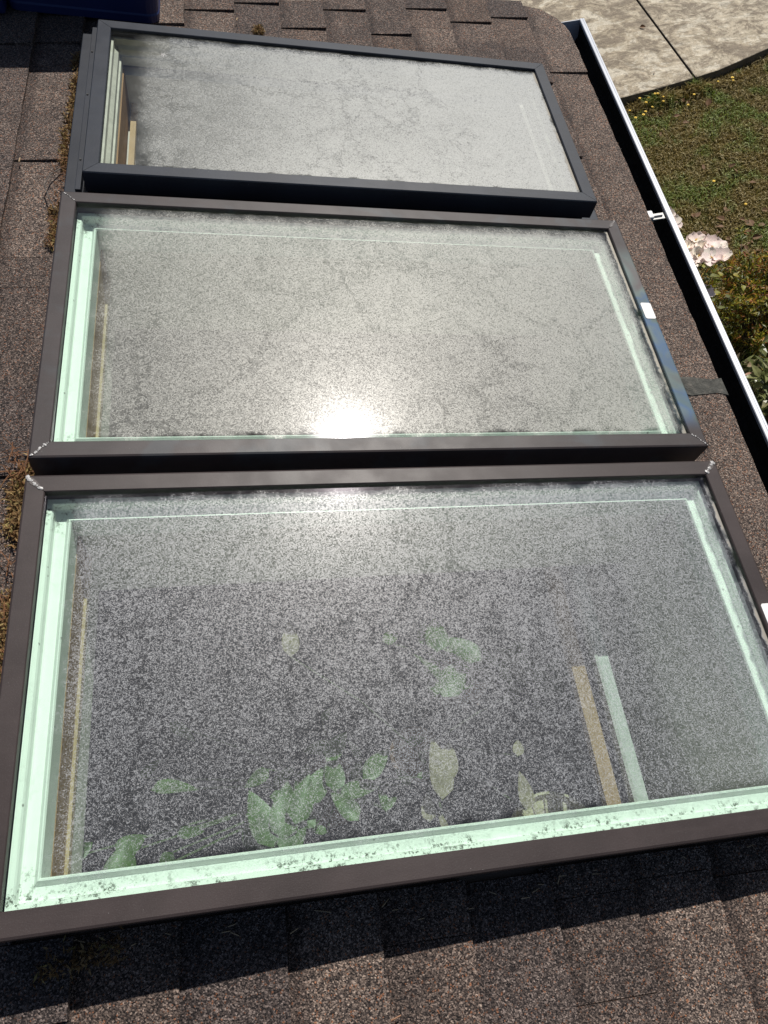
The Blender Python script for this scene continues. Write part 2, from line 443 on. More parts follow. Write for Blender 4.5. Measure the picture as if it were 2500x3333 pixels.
# ------------------------------------------------------------------ mesh helpers
class MB:
    def __init__(self):
        self.v = []; self.f = []; self.mi = []

    def add(self, vs, fs, mi=0):
        o = len(self.v)
        self.v += [tuple(p) for p in vs]
        self.f += [tuple(i + o for i in f) for f in fs]
        self.mi += [mi] * len(fs)

    def box(self, a, b, mi=0):
        x0, y0, z0 = a; x1, y1, z1 = b
        vs = [(x0, y0, z0), (x1, y0, z0), (x1, y1, z0), (x0, y1, z0), (x0, y0, z1), (x1, y0, z1), (x1, y1, z1), (x0, y1, z1)]
        self.add(vs, [(3, 2, 1, 0), (4, 5, 6, 7), (0, 1, 5, 4), (1, 2, 6, 5), (2, 3, 7, 6), (3, 0, 4, 7)], mi)

    def prism(self, poly, ztop, zbot, mi=0, side=None):
        """poly: ccw xy outline; ztop/zbot numbers or functions of (x, y)"""
        n = len(poly)
        zt = ztop if callable(ztop) else (lambda x, y: ztop)
        zb = zbot if callable(zbot) else (lambda x, y: zbot)
        vs = [(x, y, zt(x, y)) for x, y in poly] + [(x, y, zb(x, y)) for x, y in poly]
        self.add(vs, [tuple(range(n)), tuple(range(2 * n - 1, n - 1, -1))], mi)
        o = len(self.v) - 2 * n
        for i in range(n):
            j = (i + 1) % n
            self.f.append((o + i, o + n + i, o + n + j, o + j)); self.mi.append(mi if side is None else side)

    def tube(self, pts, r, seg=5, mi=0, r2=None):
        pts = [Vector(p) for p in pts]
        rings = []
        up = Vector((0.13, 0.21, 0.97))
        for i, p in enumerate(pts):
            d = (pts[min(i + 1, len(pts) - 1)] - pts[max(i - 1, 0)])
            d = d.normalized() if d.length > 1e-9 else Vector((0, 0, 1))
            a = d.cross(up)
            if a.length < 1e-3: a = d.cross(Vector((1, 0, 0)))
            a.normalize(); b = d.cross(a)
            rr = r + ((r2 if r2 is not None else r) - r) * i / max(1, len(pts) - 1)
            rings.append([p + a * math.cos(2 * math.pi * k / seg) * rr + b * math.sin(2 * math.pi * k / seg) * rr for k in range(seg)])
        vs = [q for rg in rings for q in rg]
        fs = []
        for i in range(len(rings) - 1):
            for k in range(seg):
                k2 = (k + 1) % seg
                fs.append((i * seg + k, i * seg + k2, (i + 1) * seg + k2, (i + 1) * seg + k))
        fs.append(tuple(range(seg - 1, -1, -1))); fs.append(tuple(range((len(rings) - 1) * seg, len(rings) * seg)))
        self.add(vs, fs, mi)

    def leaf(self, p, d, nrm, ln, wd, fold=0.25, droop=0.25, mi=0, n=4, shape=0.5):
        """a pointed leaf blade with a folded midrib"""
        p = Vector(p); d = Vector(d).normalized(); nrm = Vector(nrm)
        s = d.cross(nrm)
        if s.length < 1e-4: s = d.cross(Vector((1, 0, 0.1)))
        s.normalize(); u = s.cross(d).normalized()
        vs = [p]
        for i in range(1, n):
            t = i / n
            w = wd * 0.5 * (math.sin(math.pi * t ** shape) ** 0.8)
            c = p + d * (ln * t) - u * (droop * ln * t * t)
            vs += [c - s * w + u * fold * w, c, c + s * w + u * fold * w]
        vs.append(p + d * ln - u * droop * ln)
        fs = [(0, 2, 1), (0, 3, 2)]
        for i in range(n - 2):
            a = 1 + 3 * i; b = a + 3
            fs += [(a, a + 1, b + 1, b), (a + 1, a + 2, b + 2, b + 1)]
        a = 1 + 3 * (n - 2); e = len(vs) - 1
        fs += [(a, a + 1, e), (a + 1, a + 2, e)]
        self.add(vs, fs, mi)

    def mesh(self, name, mats, smooth=False):
        me = bpy.data.meshes.new(name)
        me.from_pydata(self.v, [], self.f)
        for m in (mats if isinstance(mats, (list, tuple)) else [mats]):
            me.materials.append(m)
        if any(self.mi):
            me.polygons.foreach_set('material_index', self.mi)
        if smooth:
            me.polygons.foreach_set('use_smooth', [True] * len(me.polygons))
        me.update()
        return me

    def build(self, name, mats, parent=None, smooth=False, bevel=0.0, mat=None):
        o = bpy.data.objects.new(name, self.mesh(name, mats, smooth))
        COL.objects.link(o)
        if parent is not None: o.parent = parent
        if mat is not None: o.matrix_world = mat
        if bevel:
            b = o.modifiers.new('bevel', 'BEVEL'); b.width = bevel; b.segments = 2; b.limit_method = 'ANGLE'; b.angle_limit = rad(35)
        return o

def tag(o, label=None, cat=None, group=None, kind=None):
    if label: o['label'] = label
    if cat: o['category'] = cat
    if group: o['group'] = group
    if kind: o['kind'] = kind
    return o

def empty(name, loc=(0, 0, 0), roof=True, rz=0.0):
    o = bpy.data.objects.new(name, None)
    COL.objects.link(o)
    o.empty_display_size = 0.1
    m = Matrix.Translation(loc) @ Matrix.Rotation(rz, 4, 'Z')
    o.matrix_world = (RW @ m) if roof else m
    return o

def rw(p):
    return RW @ Vector(p)

# ================================================================== the setting outside
# lawn: one sheet out to the horizon
m = MB(); m.add([(-80, -80, 0), (80, -80, 0), (80, 80, 0), (-80, 80, 0)], [(0, 1, 2, 3)])
tag(m.build('lawn', M['lawn']), kind='structure')

# patio of two stamped concrete slabs with a control joint
edge = [(-4.5, 4.30), (0.5, 4.48), (2.0, 4.585), (2.835, 4.677), (3.194, 4.732), (3.486, 4.790)]
edge_r = [(3.502, 4.792), (3.71, 4.840), (3.951, 4.930), (4.178, 5.018), (4.6, 5.24), (5.2, 5.70), (5.9, 6.5), (6.4, 7.6), (6.6, 9.5), (6.6, 14)]
m = MB(); m.prism([(-4.5, 4.5), (1.0, 4.65), (3.0, 4.85), (4.2, 5.2), (6.0, 7.4), (6.3, 13.9), (-4.5, 13.9)], 0.055, -0.05)
patio = tag(m.build('patio', M['patio_side']), kind='structure')
m = MB(); m.prism(edge + [(2.57, 14), (-4.5, 14)], 0.10, -0.04, 0, 1)
m.build('concrete_slab', [M['patio'], M['patio_side']], patio, bevel=0.008)
m = MB(); m.prism(edge_r + [(2.585, 14)], 0.10, -0.04, 0, 1)
m.build('concrete_slab', [M['patio'], M['patio_side']], patio, bevel=0.008)

# grass: blades over the stretch of lawn that is in view
def patio_y(x):
    pts = edge + edge_r
    for (a, b), (c, d) in zip(pts, pts[1:]):
        if a <= x <= c:
            return b + (d - b) * (x - a) / (c - a)
    return 9
gv = []; gf = []
N = 88000
gxs = rng.uniform(2.0, 4.9, N); gys = rng.uniform(0.7, 5.3, N)
for i in range(N):
    x, y = float(gxs[i]), float(gys[i])
    if y > patio_y(x) - 0.005: continue
    k = mn.noise(Vector((x * 2.3, y * 2.3, 3.3)))
    near = max(0.0, 1 - (patio_y(x) - y) / 0.22)
    hgt = (0.016 + 0.024 * rng.random()) * (1 + 0.7 * max(0, k)) * (1 + 1.4 * near * rng.random())
    a = rng.uniform(0, 6.283); l = rng.uniform(0.35, 1.25)
    w = 0.0016 + 0.0018 * rng.random()
    dx, dy = math.cos(a), math.sin(a)
    o = len(gv)
    gv += [(x - dy * w, y + dx * w, 0), (x + dy * w, y - dx * w, 0),
           (x + dx * hgt * l * .5 + dy * w * .8, y + dy * hgt * l * .5 - dx * w * .8, hgt * .65), (x + dx * hgt * l * .5 - dy * w * .8, y + dy * hgt * l * .5 + dx * w * .8, hgt * .65),
           (x + dx * hgt * l * 1.25, y + dy * hgt * l * 1.25, hgt * (1.0 - 0.25 * l))]
    gf += [(o, o + 1, o + 2, o + 3), (o + 3, o + 2, o + 4)]
for i in range(5200):
    x = float(rng.uniform(2.6, 4.7)); y = patio_y(x) - 0.012 - abs(float(rng.normal(0, 0.045)))
    tuft = max(0.0, mn.noise(Vector((x * 5.0, 1.7, 0.3))) + 0.25)
    hgt = (0.03 + 0.06 * rng.random()) * (0.5 + 1.3 * tuft); a = rng.uniform(0, 6.283); l = rng.uniform(0.2, 0.9); w = 0.0018 + 0.0015 * rng.random()
    dx, dy = math.cos(a), math.sin(a); o = len(gv)
    gv += [(x - dy * w, y + dx * w, 0), (x + dy * w, y - dx * w, 0),
           (x + dx * hgt * l * .5 + dy * w * .8, y + dy * hgt * l * .5 - dx * w * .8, hgt * .65), (x + dx * hgt * l * .5 - dy * w * .8, y + dy * hgt * l * .5 + dx * w * .8, hgt * .65),
           (x + dx * hgt * l * 1.1, y + dy * hgt * l * 1.1, hgt * (1.0 - 0.25 * l))]
    gf += [(o, o + 1, o + 2, o + 3), (o + 3, o + 2, o + 4)]
m = MB(); m.v = gv; m.f = gf; m.mi = [0] * len(gf)
tag(m.build('grass', M['grass']), 'short patchy half dry grass below the gutter', 'grass', kind='stuff')

# ================================================================== the house: roof, walls, room
XB = [1.3935, 1.262, 1.130, 0.992, 0.855, 0.727, 0.594, 0.4655, 0.334, 0.195, 0.060, -0.062, -0.178, -0.310, -0.443, -0.576, -0.71, -0.84, -0.97]
SK = {'b': (0.0, -0.6658, 1.15, 0.5717), 'm': (0.0, 0.0, 1.15, 0.5717), 't': (0.0405, 0.6702, 1.0637, 0.4904)}
house = tag(empty('house', (0, 0, 0), roof=False), 'house roofed with dark brown shingles, its eave on the right', 'house')
RP = RW                                        # roof parts carry this matrix
def hpart(mb, name, mat, **k):
    o = mb.build(name, mat, house, **k)
    o.matrix_world = RP
    return o

# roof boards around the three openings
m = MB()
zb0, zb1 = -0.165, -0.134
oy0, oy1 = -0.70, 1.19
m.box((-3.1, -2.7, zb0), (-0.01, 1.78, zb1))
m.box((1.16, -2.7, zb0), (1.372, 1.70, zb1))
m.box((-0.01, -2.7, zb0), (1.16, -0.675, zb1))
m.box((-0.01, -0.105, zb0), (1.16, 0.012, zb1))
m.box((-0.01, 0.560, zb0), (1.16, 0.684, zb1))
m.box((-0.01, 1.150, zb0), (1.16, 1.78, zb1))
roof = hpart(m, 'roof', M['deck'])

# shingles, course by course; every tab is a piece of its own
def zcorner(x, y):        # the far eave corner of the roof droops a little
    d = max(0.0, x - 1.25) / 0.14 * max(0.0, y - 1.55) / 0.25
    return -0.012 * d * d
corner = [(1.212, 1.815), (1.267, 1.800), (1.328, 1.782), (1.371, 1.735), (1.388, 1.690), (1.3935, 1.649)]
def far_y(x):
    for (a, b), (c, d) in zip(corner, corner[1:]):
        if a <= x <= c: return b + (d - b) * (x - a) / (c - a)
    return 1.815
# near ends of the raised tabs that the photograph shows (a dark line under each)
KNOWN = {10: [1.527], 8: [1.566], 7: [1.630], 6: [1.522], 5: [1.645], 3: [1.703], 2: [1.654], 1: [],
         0: [1.427], 12: [1.31, 1.114, 0.880], 11: [1.335, 0.863, 0.5536, 0.4675, 0.0135, -0.42]}
FLAT = {0: [(-1.5, 1.427)]}
n_sh = 0
def shingle(c, y0, y1, raised, xlo=None, xhi=None):
    global n_sh
    x_b = XB[c] if xhi is None else xhi
    x_u = (XB[c + 1] - 0.012) if xlo is None else xlo
    full_b, full_u = XB[c], XB[c + 1]
    th = 0.0075 + (0.0042 if raised else 0.0)
    gap = 0.0006
    y0 += gap; y1 -= gap
    ns = max(2, int((y1 - y0) / 0.035))
    poly = []
    jr = (lambda: random.uniform(-0.0016, 0.0016)) if xhi is None else (lambda: 0.0)
    for k in range(ns + 1):                       # butt edge, slightly ragged
        yy = y0 + (y1 - y0) * k / ns
        poly.append((x_b + jr() + (0.012 * min(0.0, yy - 0.9) if c == 0 else 0.0), yy))
    yu = min(y1, far_y(x_u))
    poly.append((x_u, yu)); poly.append((x_u, y0))
    if y1 > 1.6 and c <= 1:                       # trim the rounded far corner
        out = []
        for (px, py) in poly:
            out.append((px, min(py, far_y(px))))
        poly = [out[0]]
        for q in out[1:]:
            if abs(q[0] - poly[-1][0]) + abs(q[1] - poly[-1][1]) > 1e-4: poly.append(q)
        if c == 0:
            poly = [p for p in poly if p[1] < 1.645 and p[0] > 1.3] + [(1.3935, 1.649), (1.388, 1.690), (1.371, 1.735), (1.328, 1.782), (1.267, 1.800), (x_u, 1.803), (x_u, y0)]
    def zt(x, y):
        t = (x - full_u) / (full_b - full_u)
        return ZR - 0.0065 + th * max(-0.1, min(1, t)) + (0.0 if t > -0.05 else -0.001) + zcorner(x, y) + (0.003 if raised else 0)
    mb = MB()
    mb.prism(poly, zt, lambda x, y: ZR - 0.0135 + zcorner(x, y))
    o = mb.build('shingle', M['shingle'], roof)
    n_sh += 1
for c in range(len(XB) - 1):
    yb, yend = -1.35, (1.815 if c > 1 else (1.812 if c == 1 else 1.80))
    known = sorted(KNOWN.get(c, []))
    # breaks: list of (y, raised above)
    y = yb; segs = []
    r = random.Random(100 + c)
    raised = r.random() < 0.5
    ki = 0
    while y < yend - 0.02:
        ln = r.uniform(0.12, 0.30) if raised else r.uniform(0.10, 0.24)
        ny = y + ln
        nxt = [k for k in known if k > y + 0.02]
        if c == 0 and y < 1.427: ny, raised = 1.427, False
        if nxt:
            k = nxt[0]
            if ny > k - 0.09 or (c in (11, 12) and True):
                if c in (11, 12):
                    ny = k if k - y < 0.33 else y + min(ln, k - y - 0.13)
                    if ny == k: pass
                else:
                    ny = k
        ny = min(ny, yend)
        if yend - ny < 0.05: ny = yend
        segs.append([y, ny, raised])
        y = ny; raised = not raised
    # a piece below a known line is low, the one above it raised
    for i, sgm in enumerate(segs):
        for k in known:
            if abs(sgm[1] - k) < 1e-6: sgm[2] = False
            if abs(sgm[0] - k) < 1e-6: sgm[2] = True
    x_b, x_u = XB[c], XB[c + 1]
    for (y0, y1, rs) in segs:
        inner_lo, inner_hi = 0.0, 1.15
        if x_b <= -0.02 or x_u >= 1.165:
            shingle(c, y0, y1, rs); continue
        # split off the stretch of the openings
        for (a, b2) in ((y0, min(y1, oy0)), (max(y0, oy1), y1)):
            if b2 - a > 0.012: shingle(c, a, b2, rs)
        a, b2 = max(y0, oy0), min(y1, oy1)
        if b2 - a > 0.012:
            if x_u < -0.02: shingle(c, a, b2, rs, xhi=-0.016)
            elif x_b > 1.165: shingle(c, a, b2, rs, xlo=1.166)

# a patch of roofing cement across the eave shingle
m = MB()
pts = []
for k in range(11):
    t = k / 10; pts.append((1.168 + t * 0.2235, 0.203 + 0.004 * math.sin(t * 17) + random.uniform(-.003, .003) - 0.012 * t))
for k in range(11):
    t = 1 - k / 10; pts.append((1.168 + t * 0.2235, 0.247 + 0.004 * math.sin(t * 11 + 1) + random.uniform(-.003, .003) - 0.010 * t))
m.prism(pts, lambda x, y: ZR - 0.0065 + 0.0075 * max(0.0, (x - 1.262) / 0.1315) + (0.0062 if x < 1.263 else 0.0016), ZR - 0.012)
t_ = NT('roof_cement')
cc = t_.ramp(t_.noise(60, 5, 0.7), [(0.3, (0.034, 0.035, 0.030)), (0.55, (0.075, 0.074, 0.064)), (0.72, (0.15, 0.135, 0.115))])
t_.pr(cc, 0.8, 0, t_.bump(t_.noise(90, 5, 0.7, 1.0), 0.9, 0.006))
o = m.build('cement_patch', t_.m, roof); o['label'] = 'smeared dark grey cement patch on the eave shingle'

# rafters between the openings, headers, fascia
for (y0, y1) in ((-0.78, -0.6338), (-0.1255, 0.0320), (0.5397, 0.7022), (1.1286, 1.26)):
    m = MB(); m.box((-0.30, y0, -0.315), (1.30, y1, -0.166)); hpart(m, 'rafter', M['plaster'])
    m = MB(); m.box((0.036, max(y0 + 0.0005, -0.674), -0.166), (1.118, min(y1 - 0.0005, 1.162), -0.066)); hpart(m, 'curb_lining', M['plaster'])
m = MB(); m.box((1.135, -0.633, -0.505), (1.175, 1.128, -0.166)); hpart(m, 'header', M['plaster'])
m = MB(); m.box((-3.1, -2.7, -0.315), (-0.30, 1.70, -0.30)); hpart(m, 'ceiling', M['plaster'])
m = MB(); m.box((-0.30, -2.7, -0.315), (1.30, -0.78, -0.30)); hpart(m, 'ceiling', M['plaster'])
m = MB(); m.box((-0.30, 1.26, -0.315), (1.30, 1.70, -0.30)); hpart(m, 'ceiling', M['plaster'])
m = MB(); m.box((1.346, -2.7, -0.34), (1.370, 1.70, -0.135)); hpart(m, 'fascia', M['white_paint'])
# walls of the sunroom (world frame), tops under the roof boards
def zroof(xw, dz=-0.166):
    # height of roof-frame plane z=dz above world x
    xr = (xw - dz * math.sin(PITCH)) / math.cos(PITCH)
    return rw((xr, 0, dz)).z
def wall(name, x0, y0, x1, y1):
    mb = MB()
    mb.prism([(x0, y0), (x1, y0), (x1, y1), (x0, y1)], lambda x, y: zroof(x), -0.02, 0)
    mb.build(name, M['stucco'], house)
wall('wall', 1.16, -2.6, 1.26, 1.66)
wall('wall', -2.95, -2.6, -2.85, 1.66)
wall('wall', -2.85, 1.56, 1.16, 1.66)
wall('wall', -2.85, -2.6, 1.16, -2.5)
m = MB(); m.box((-2.85, -2.5, 0.02), (1.16, 1.56, 0.12)); o = m.build('floor', M['floor_dark'], house)

# ================================================================== skylights
def rail(x0, y0, x1, y1, side, prof, g=0.0006):
    """one mitred length of cladding; prof = [(outward, z), ...]"""
    mb = MB(); n = len(prof)
    A = []; B = []
    for (t, z) in prof:
        if side == 's': a, b = (x0 - t + g, y0 - t, z), (x1 + t - g, y0 - t, z)
        if side == 'n': a, b = (x1 + t - g, y1 + t, z), (x0 - t + g, y1 + t, z)
        if side == 'e': a, b = (x1 + t, y0 - t + g, z), (x1 + t, y1 + t - g, z)
        if side == 'w': a, b = (x0 - t, y1 + t - g, z), (x0 - t, y0 - t + g, z)
        A.append(a); B.append(b)
    fs = [(i, i + n, (i + 1) % n + n, (i + 1) % n) for i in range(n)]
    fs += [tuple(range(n)), tuple(range(2 * n - 1, n - 1, -1))]
    mb.add(A + B, fs)
    return mb

def ring(mb, x0, y0, x1, y1, prof, mi=0):
    """closed ring swept round the rectangle; prof goes inward: (inset, z)"""
    n = len(prof); vs = []
    for (t, z) in prof:
        vs += [(x0 + t, y0 + t, z), (x1 - t, y0 + t, z), (x1 - t, y1 - t, z), (x0 + t, y1 - t, z)]
    fs = []
    for i in range(n - 1):
        for k in range(4):
            k2 = (k + 1) % 4
            fs.append((i * 4 + k, i * 4 + k2, (i + 1) * 4 + k2, (i + 1) * 4 + k))
    mb.add(vs, fs, mi)

def skylight(key, label, fmat, gopts, zt=0.0, w=0.0312, tall=True, rz=0.0):
    x0, y0, L, W = SK[key]
    root = tag(empty('skylight', (x0, y0, zt), rz=rz), label, 'skylight', 'skylights set in the roof')
    if tall:
        prof = [(0.0, -0.007), (0.0, 0.0045), (0.0015, 0.006), (w - 0.004, 0.006), (w - 0.001, 0.0045), (w, 0.001), (w, -0.078), (w - 0.010, -0.080), (w - 0.010, -0.132), (0.004, -0.132), (0.004, -0.007)]
    else:
        prof = [(0.0, -0.007), (0.0, 0.0040), (0.0012, 0.005), (w - 0.002, 0.005), (w, 0.003), (w, -0.040), (w - 0.012, -0.042), (w - 0.012, -0.068), (0.004, -0.068), (0.004, -0.007)]
    for sd in 'sewn':
        rail(0, 0, L, W, sd, prof).build('frame_rail', fmat, root)
    # pane: etched top sheet, clear edges
    mb = MB(); e = 0.0035
    mb.box((-e, -e, -0.0075), (L + e, W + e, -0.0012))
    mb.mi = [1, 0, 1, 1, 1, 1]
    mb.build('glass_pane', [mat_glass('etched_glass_' + key, L, W, *gopts), M['clear']], root)
    # white liner below the glass: rim, ledge and lip
    mb = MB()
    if key == 't':
        prof2 = [(-0.002, -0.016), (0.003, -0.017), (0.0040, -0.030), (0.0120, -0.036), (0.0125, -0.050), (0.0165, -0.051), (0.0170, -0.070), (-0.002, -0.070)]
    else:
        prof2 = [(-0.002, -0.022), (0.0055, -0.023), (0.0075, -0.026), (0.0085, -0.0385), (0.011, -0.040), (0.0245, -0.040), (0.0300, -0.0310), (0.0318, -0.0308), (0.0335, -0.0335), (0.0335, -0.082), (-0.002, -0.082)]
    ring(mb, 0, 0, L, W, prof2)
    mb.build('liner', M['liner' if key != 't' else 'cream_liner'], root)
    # wooden jamb under the up-slope end with a pale trim strip
    zb = -zt
    mb = MB(); mb.box((-0.014, 0.030, -0.168), (0.0345 if key != 't' else 0.0200, W - 0.032, -0.083 if key != 't' else -0.071)); mb.build('jamb', M['wood_brown'], root)
    mb = MB(); mb.box((0.026, 0.030, -0.172), (0.0395, W - 0.032, -0.155)); mb.build('trim_strip', M['wood_tan'], root)
    mb = MB(); mb.box((-0.014, 0.030, -0.300), (0.030, W - 0.032, -0.1745)); mb.build('shaft_board', M['plaster'], root)
    mb = MB(); mb.box((L - 0.030, 0.030, -0.300), (L - 0.010, W - 0.032, -0.066)); mb.build('shaft_board', M['plaster'], root)
    return root

def beads(root, a, b, n, seed, size=0.0022, zz=0.007, stain=True):
    r = random.Random(seed)
    bm = bmesh.new()
    for k in range(n):
        t = (k + 0.5) / n + r.uniform(-.03, .03)
        s = size * r.uniform(0.45, 1.25)
        ic = bmesh.ops.create_icosphere(bm, subdivisions=1, radius=1.0)
        mt = Matrix.Translation((a[0] + (b[0] - a[0]) * t + r.uniform(-.001, .001), a[1] + (b[1] - a[1]) * t + r.uniform(-.001, .001), zz - 0.0004)) @ Matrix.Rotation(r.uniform(0, 3), 4, 'Z') @ Matrix.Diagonal((s * r.uniform(.8, 1.8), s, s * 0.5, 1))
        bmesh.ops.transform(bm, matrix=mt, verts=ic['verts'])
    me = bpy.data.meshes.new('sealant_bead'); bm.to_mesh(me); bm.free()
    me.materials.append(M['bead'])
    o = bpy.data.objects.new('sealant_bead', me); COL.objects.link(o); o.parent = root
    o['label'] = 'silver sealant blobs along the mitre'
    if stain:
        mb = MB(); cx, cy = (a[0] + b[0]) / 2, (a[1] + b[1]) / 2
        dx, dy = (b[0] - a[0]) / 2, (b[1] - a[1]) / 2
        pl = []
        for k in range(18):
            an = 6.2832 * k / 18; rr = 1 + 0.22 * math.sin(3 * an + seed) + r.uniform(-.12, .12)
            ux, uy = dx * 0.92 * math.cos(an) * min(rr, 1.03), dy * 0.92 * math.cos(an) * min(rr, 1.03)
            pl.append((cx + ux - dy * .24 * math.sin(an) * rr, cy + uy + dx * .24 * math.sin(an) * rr))
        ar = sum(p[0] * q[1] - q[0] * p[1] for p, q in zip(pl, pl[1:] + pl[:1]))
        if ar < 0: pl.reverse()
        mb.prism(pl, zz - 0.0003, zz - 0.0012)
        mb.build('sealant_stain', M['scab'], root)

G_b = (0.52, 1.0, dict(edge=((0.025, 0.075), (0.000, 0.030), (0.012, 0.045), (-0.004, 0.03)), amp=0.38, base=0.035, kbase=0.11, kmid=0.22, klow=0.42, vein=2.2, kvein=0.17, grad=(0.10, 0.50), white=(0.70, 0.725, 0.78), refl=(0.95, 0.87, 1.0)))
G_m = (0.66, 2.0, dict(edge=((0.025, 0.085), (0.000, 0.030), (0.000, 0.02), (-0.01, 0.04)), amp=0.33, base=0.06, kbase=0.24, kmid=0.28, klow=0.42, vein=2.6, kvein=0.20, grad=(0.22, 0.25), white=(0.69, 0.70, 0.65)))
G_t = (0.78, 3.0, dict(edge=((0.035, 0.120), (-0.006, 0.006), (0.000, 0.01), (-0.004, 0.03)), amp=0.33, base=0.08, kbase=0.36, kmid=0.35, klow=0.65, vein=3.0, gbw=0.07, kvein=0.27, vw=0.018, v2=1.0, grad=(0.72, 0.0), tint=(0.88, 0.93, 0.90), white=(0.70, 0.72, 0.69)))
sb = skylight('b', 'nearest skylight with the clearest glass, houseplants showing through it, brown frame', M['brown_frame'], G_b)
sm = skylight('m', 'middle of three skylights, hazy glass with a white sun glare at its near edge', M['bloom_frame'], G_m)
st = skylight('t', 'farthest skylight with slate blue frame and the whitest most clouded glass', M['blue_frame'], G_t, zt=0.0193, w=0.0309, tall=False)
LB, WB = 1.15, 0.5717
beads(sb, (-0.028, WB + 0.028), (-0.003, WB + 0.003), 8, 1, 0.0034)
beads(sb, (LB + 0.026, WB + 0.028), (LB + 0.002, WB + 0.003), 7, 2, 0.0034)
beads(sm, (-0.027, -0.028), (-0.002, -0.002), 11, 3, 0.0019, stain=False)
beads(sm, (LB + 0.029, -0.029), (LB + 0.002, -0.002), 9, 4, 0.0019, stain=False)
beads(sm, (LB + 0.024, WB + 0.028), (LB + 0.004, WB + 0.004), 5, 5, 0.0014)
beads(sm, (-0.025, WB + 0.026), (-0.003, WB + 0.003), 7, 6, 0.0012, stain=False)
# blank white stickers on the down-slope rails
def sticker(root, x0, y0, x1, y1, lab):
    mb = MB(); c = 0.003
    mb.prism([(x0 + c, y0), (x1 - c, y0), (x1, y0 + c), (x1, y1 - c), (x1 - c, y1), (x0 + c, y1), (x0, y1 - c), (x0, y0 + c)], 0.0070, 0.0055)
    o = mb.build('sticker', M['paper'], root); o['label'] = lab
sticker(sm, 1.1545, 0.2945, 1.1785, 0.3400, 'blank white sticker on the side rail')
sticker(sb, 1.1545, 0.246, 1.1790, 0.3120, 'blank white sticker on the side rail')
# stepped flashing under the farthest skylight
fl = tag(empty('curb_flashing', (0, 0, 0)), 'dark slate metal flashing collar under the farthest skylight', 'flashing')
def fpart(mb, name, **k):
    return mb.build(name, M['flashing'], fl, **k)
m = MB(); m.box((-0.042, 0.6130, -0.130), (0.0075, 1.262, -0.0490)); fpart(m, 'apron', bevel=0.002)
m = MB(); m.box((1.131, 0.6130, -0.130), (1.180, 1.262, -0.0490)); fpart(m, 'apron', bevel=0.002)
m = MB(); m.box((0.0080, 0.6130, -0.130), (1.1305, 0.668, -0.0492)); fpart(m, 'apron', bevel=0.002)
m = MB(); m.box((0.0080, 1.165, -0.130), (1.1305, 1.262, -0.0492)); fpart(m, 'apron', bevel=0.002)
m = MB(); m.box((-0.0155, 0.655, -0.0488), (-0.0045, 1.256, -0.030)); fpart(m, 'upstand', bevel=0.001)
m = MB()
for (sy) in (0.75, 0.98, 1.15):
    m.tube([(-0.010, sy, -0.031), (-0.010, sy, -0.028)], 0.0022, 8)
m.build('screw', M['black'], fl)

# ================================================================== gutter
def gw(xr, zr):                                # roof-frame x, z -> world x, z
    p = rw((xr, 0, zr)); return p.x, p.z
GY0, GY1 = -1.6, 1.815
lx, lz = gw(1.490, -0.150)                      # outer edge of the lip
bx, _ = gw(1.372, -0.16)
gut = tag(empty('gutter', (lx, 0, lz), roof=False, rz=-0.0085), 'white eave gutter with a dark debris filled trough', 'gutter')
bxl = bx - lx
def sweep(mb, prof, y0, y1, mi=0):
    n = len(prof)
    vs = [(x, y0, z) for x, z in prof] + [(x, y1, z) for x, z in prof]
    mb.add(vs, [(i, (i + 1) % n, (i + 1) % n + n, i + n) for i in range(n)] + [tuple(range(n - 1, -1, -1)), tuple(range(n, 2 * n))], mi)
m = MB(); sweep(m, [(0.0, -0.002), (0.0, -0.013), (-0.004, -0.013), (-0.004, -0.0035), (-0.0140, -0.0035), (-0.0140, -0.010), (-0.0160, -0.010), (-0.0160, -0.0015), (-0.0145, 0.0), (-0.0074, 0.0), (-0.0071, -0.0010), (-0.0064, -0.0010), (-0.0061, 0.0), (-0.002, 0.0)], GY0, GY1)
m.build('lip', M['gutter_white'], gut)
m = MB(); sweep(m, [(-0.0045, -0.0040), (-0.0045, -0.055), (-0.030, -0.085), (-0.030, -0.105), (-0.028, -0.105), (-0.0025, -0.073), (-0.0015, -0.050), (-0.0015, -0.0132), (-0.0040, -0.0132)], GY0, GY1)
m.build('front_face', M['gutter_white'], gut)
m = MB(); sweep(m, [(-0.0138, -0.0105), (-0.0138, -0.056), (-0.0315, -0.080), (-0.0315, -0.098), (bxl + 0.003, -0.098), (bxl + 0.003, 0.0), (bxl, 0.0), (bxl, -0.101), (-0.0295, -0.101), (-0.0295, -0.083), (-0.0120, -0.056), (-0.0120, -0.0105)], GY0, GY1 - 0.004)
m.build('trough', M['gutter_dark'], gut)
m = MB(); m.prism([(bxl, GY1 - 0.003), (-0.001, GY1 - 0.003), (-0.001, GY1), (bxl, GY1)], -0.002, -0.104); m.build('end_cap', M['gutter_white'], gut)
# wet litter in the bottom
mb = MB(); ny, nx = 150, 6
vs = []
for j in range(ny + 1):
    for i in range(nx + 1):
        xx = bxl + 0.004 + (-0.030 - bxl - 0.005) * i / nx; yy = GY0 + 0.005 + (GY1 - GY0 - 0.012) * j / ny
        vs.append((xx, yy, -0.082 + 0.014 * mn.noise(Vector((xx * 30, yy * 18, 1))) + 0.004 * random.random()))
fs = [(j * (nx + 1) + i, j * (nx + 1) + i + 1, (j + 1) * (nx + 1) + i + 1, (j + 1) * (nx + 1) + i) for j in range(ny) for i in range(nx)]
mb.add(vs, fs); o = mb.build('litter_layer', M['sludge'], gut, smooth=True)
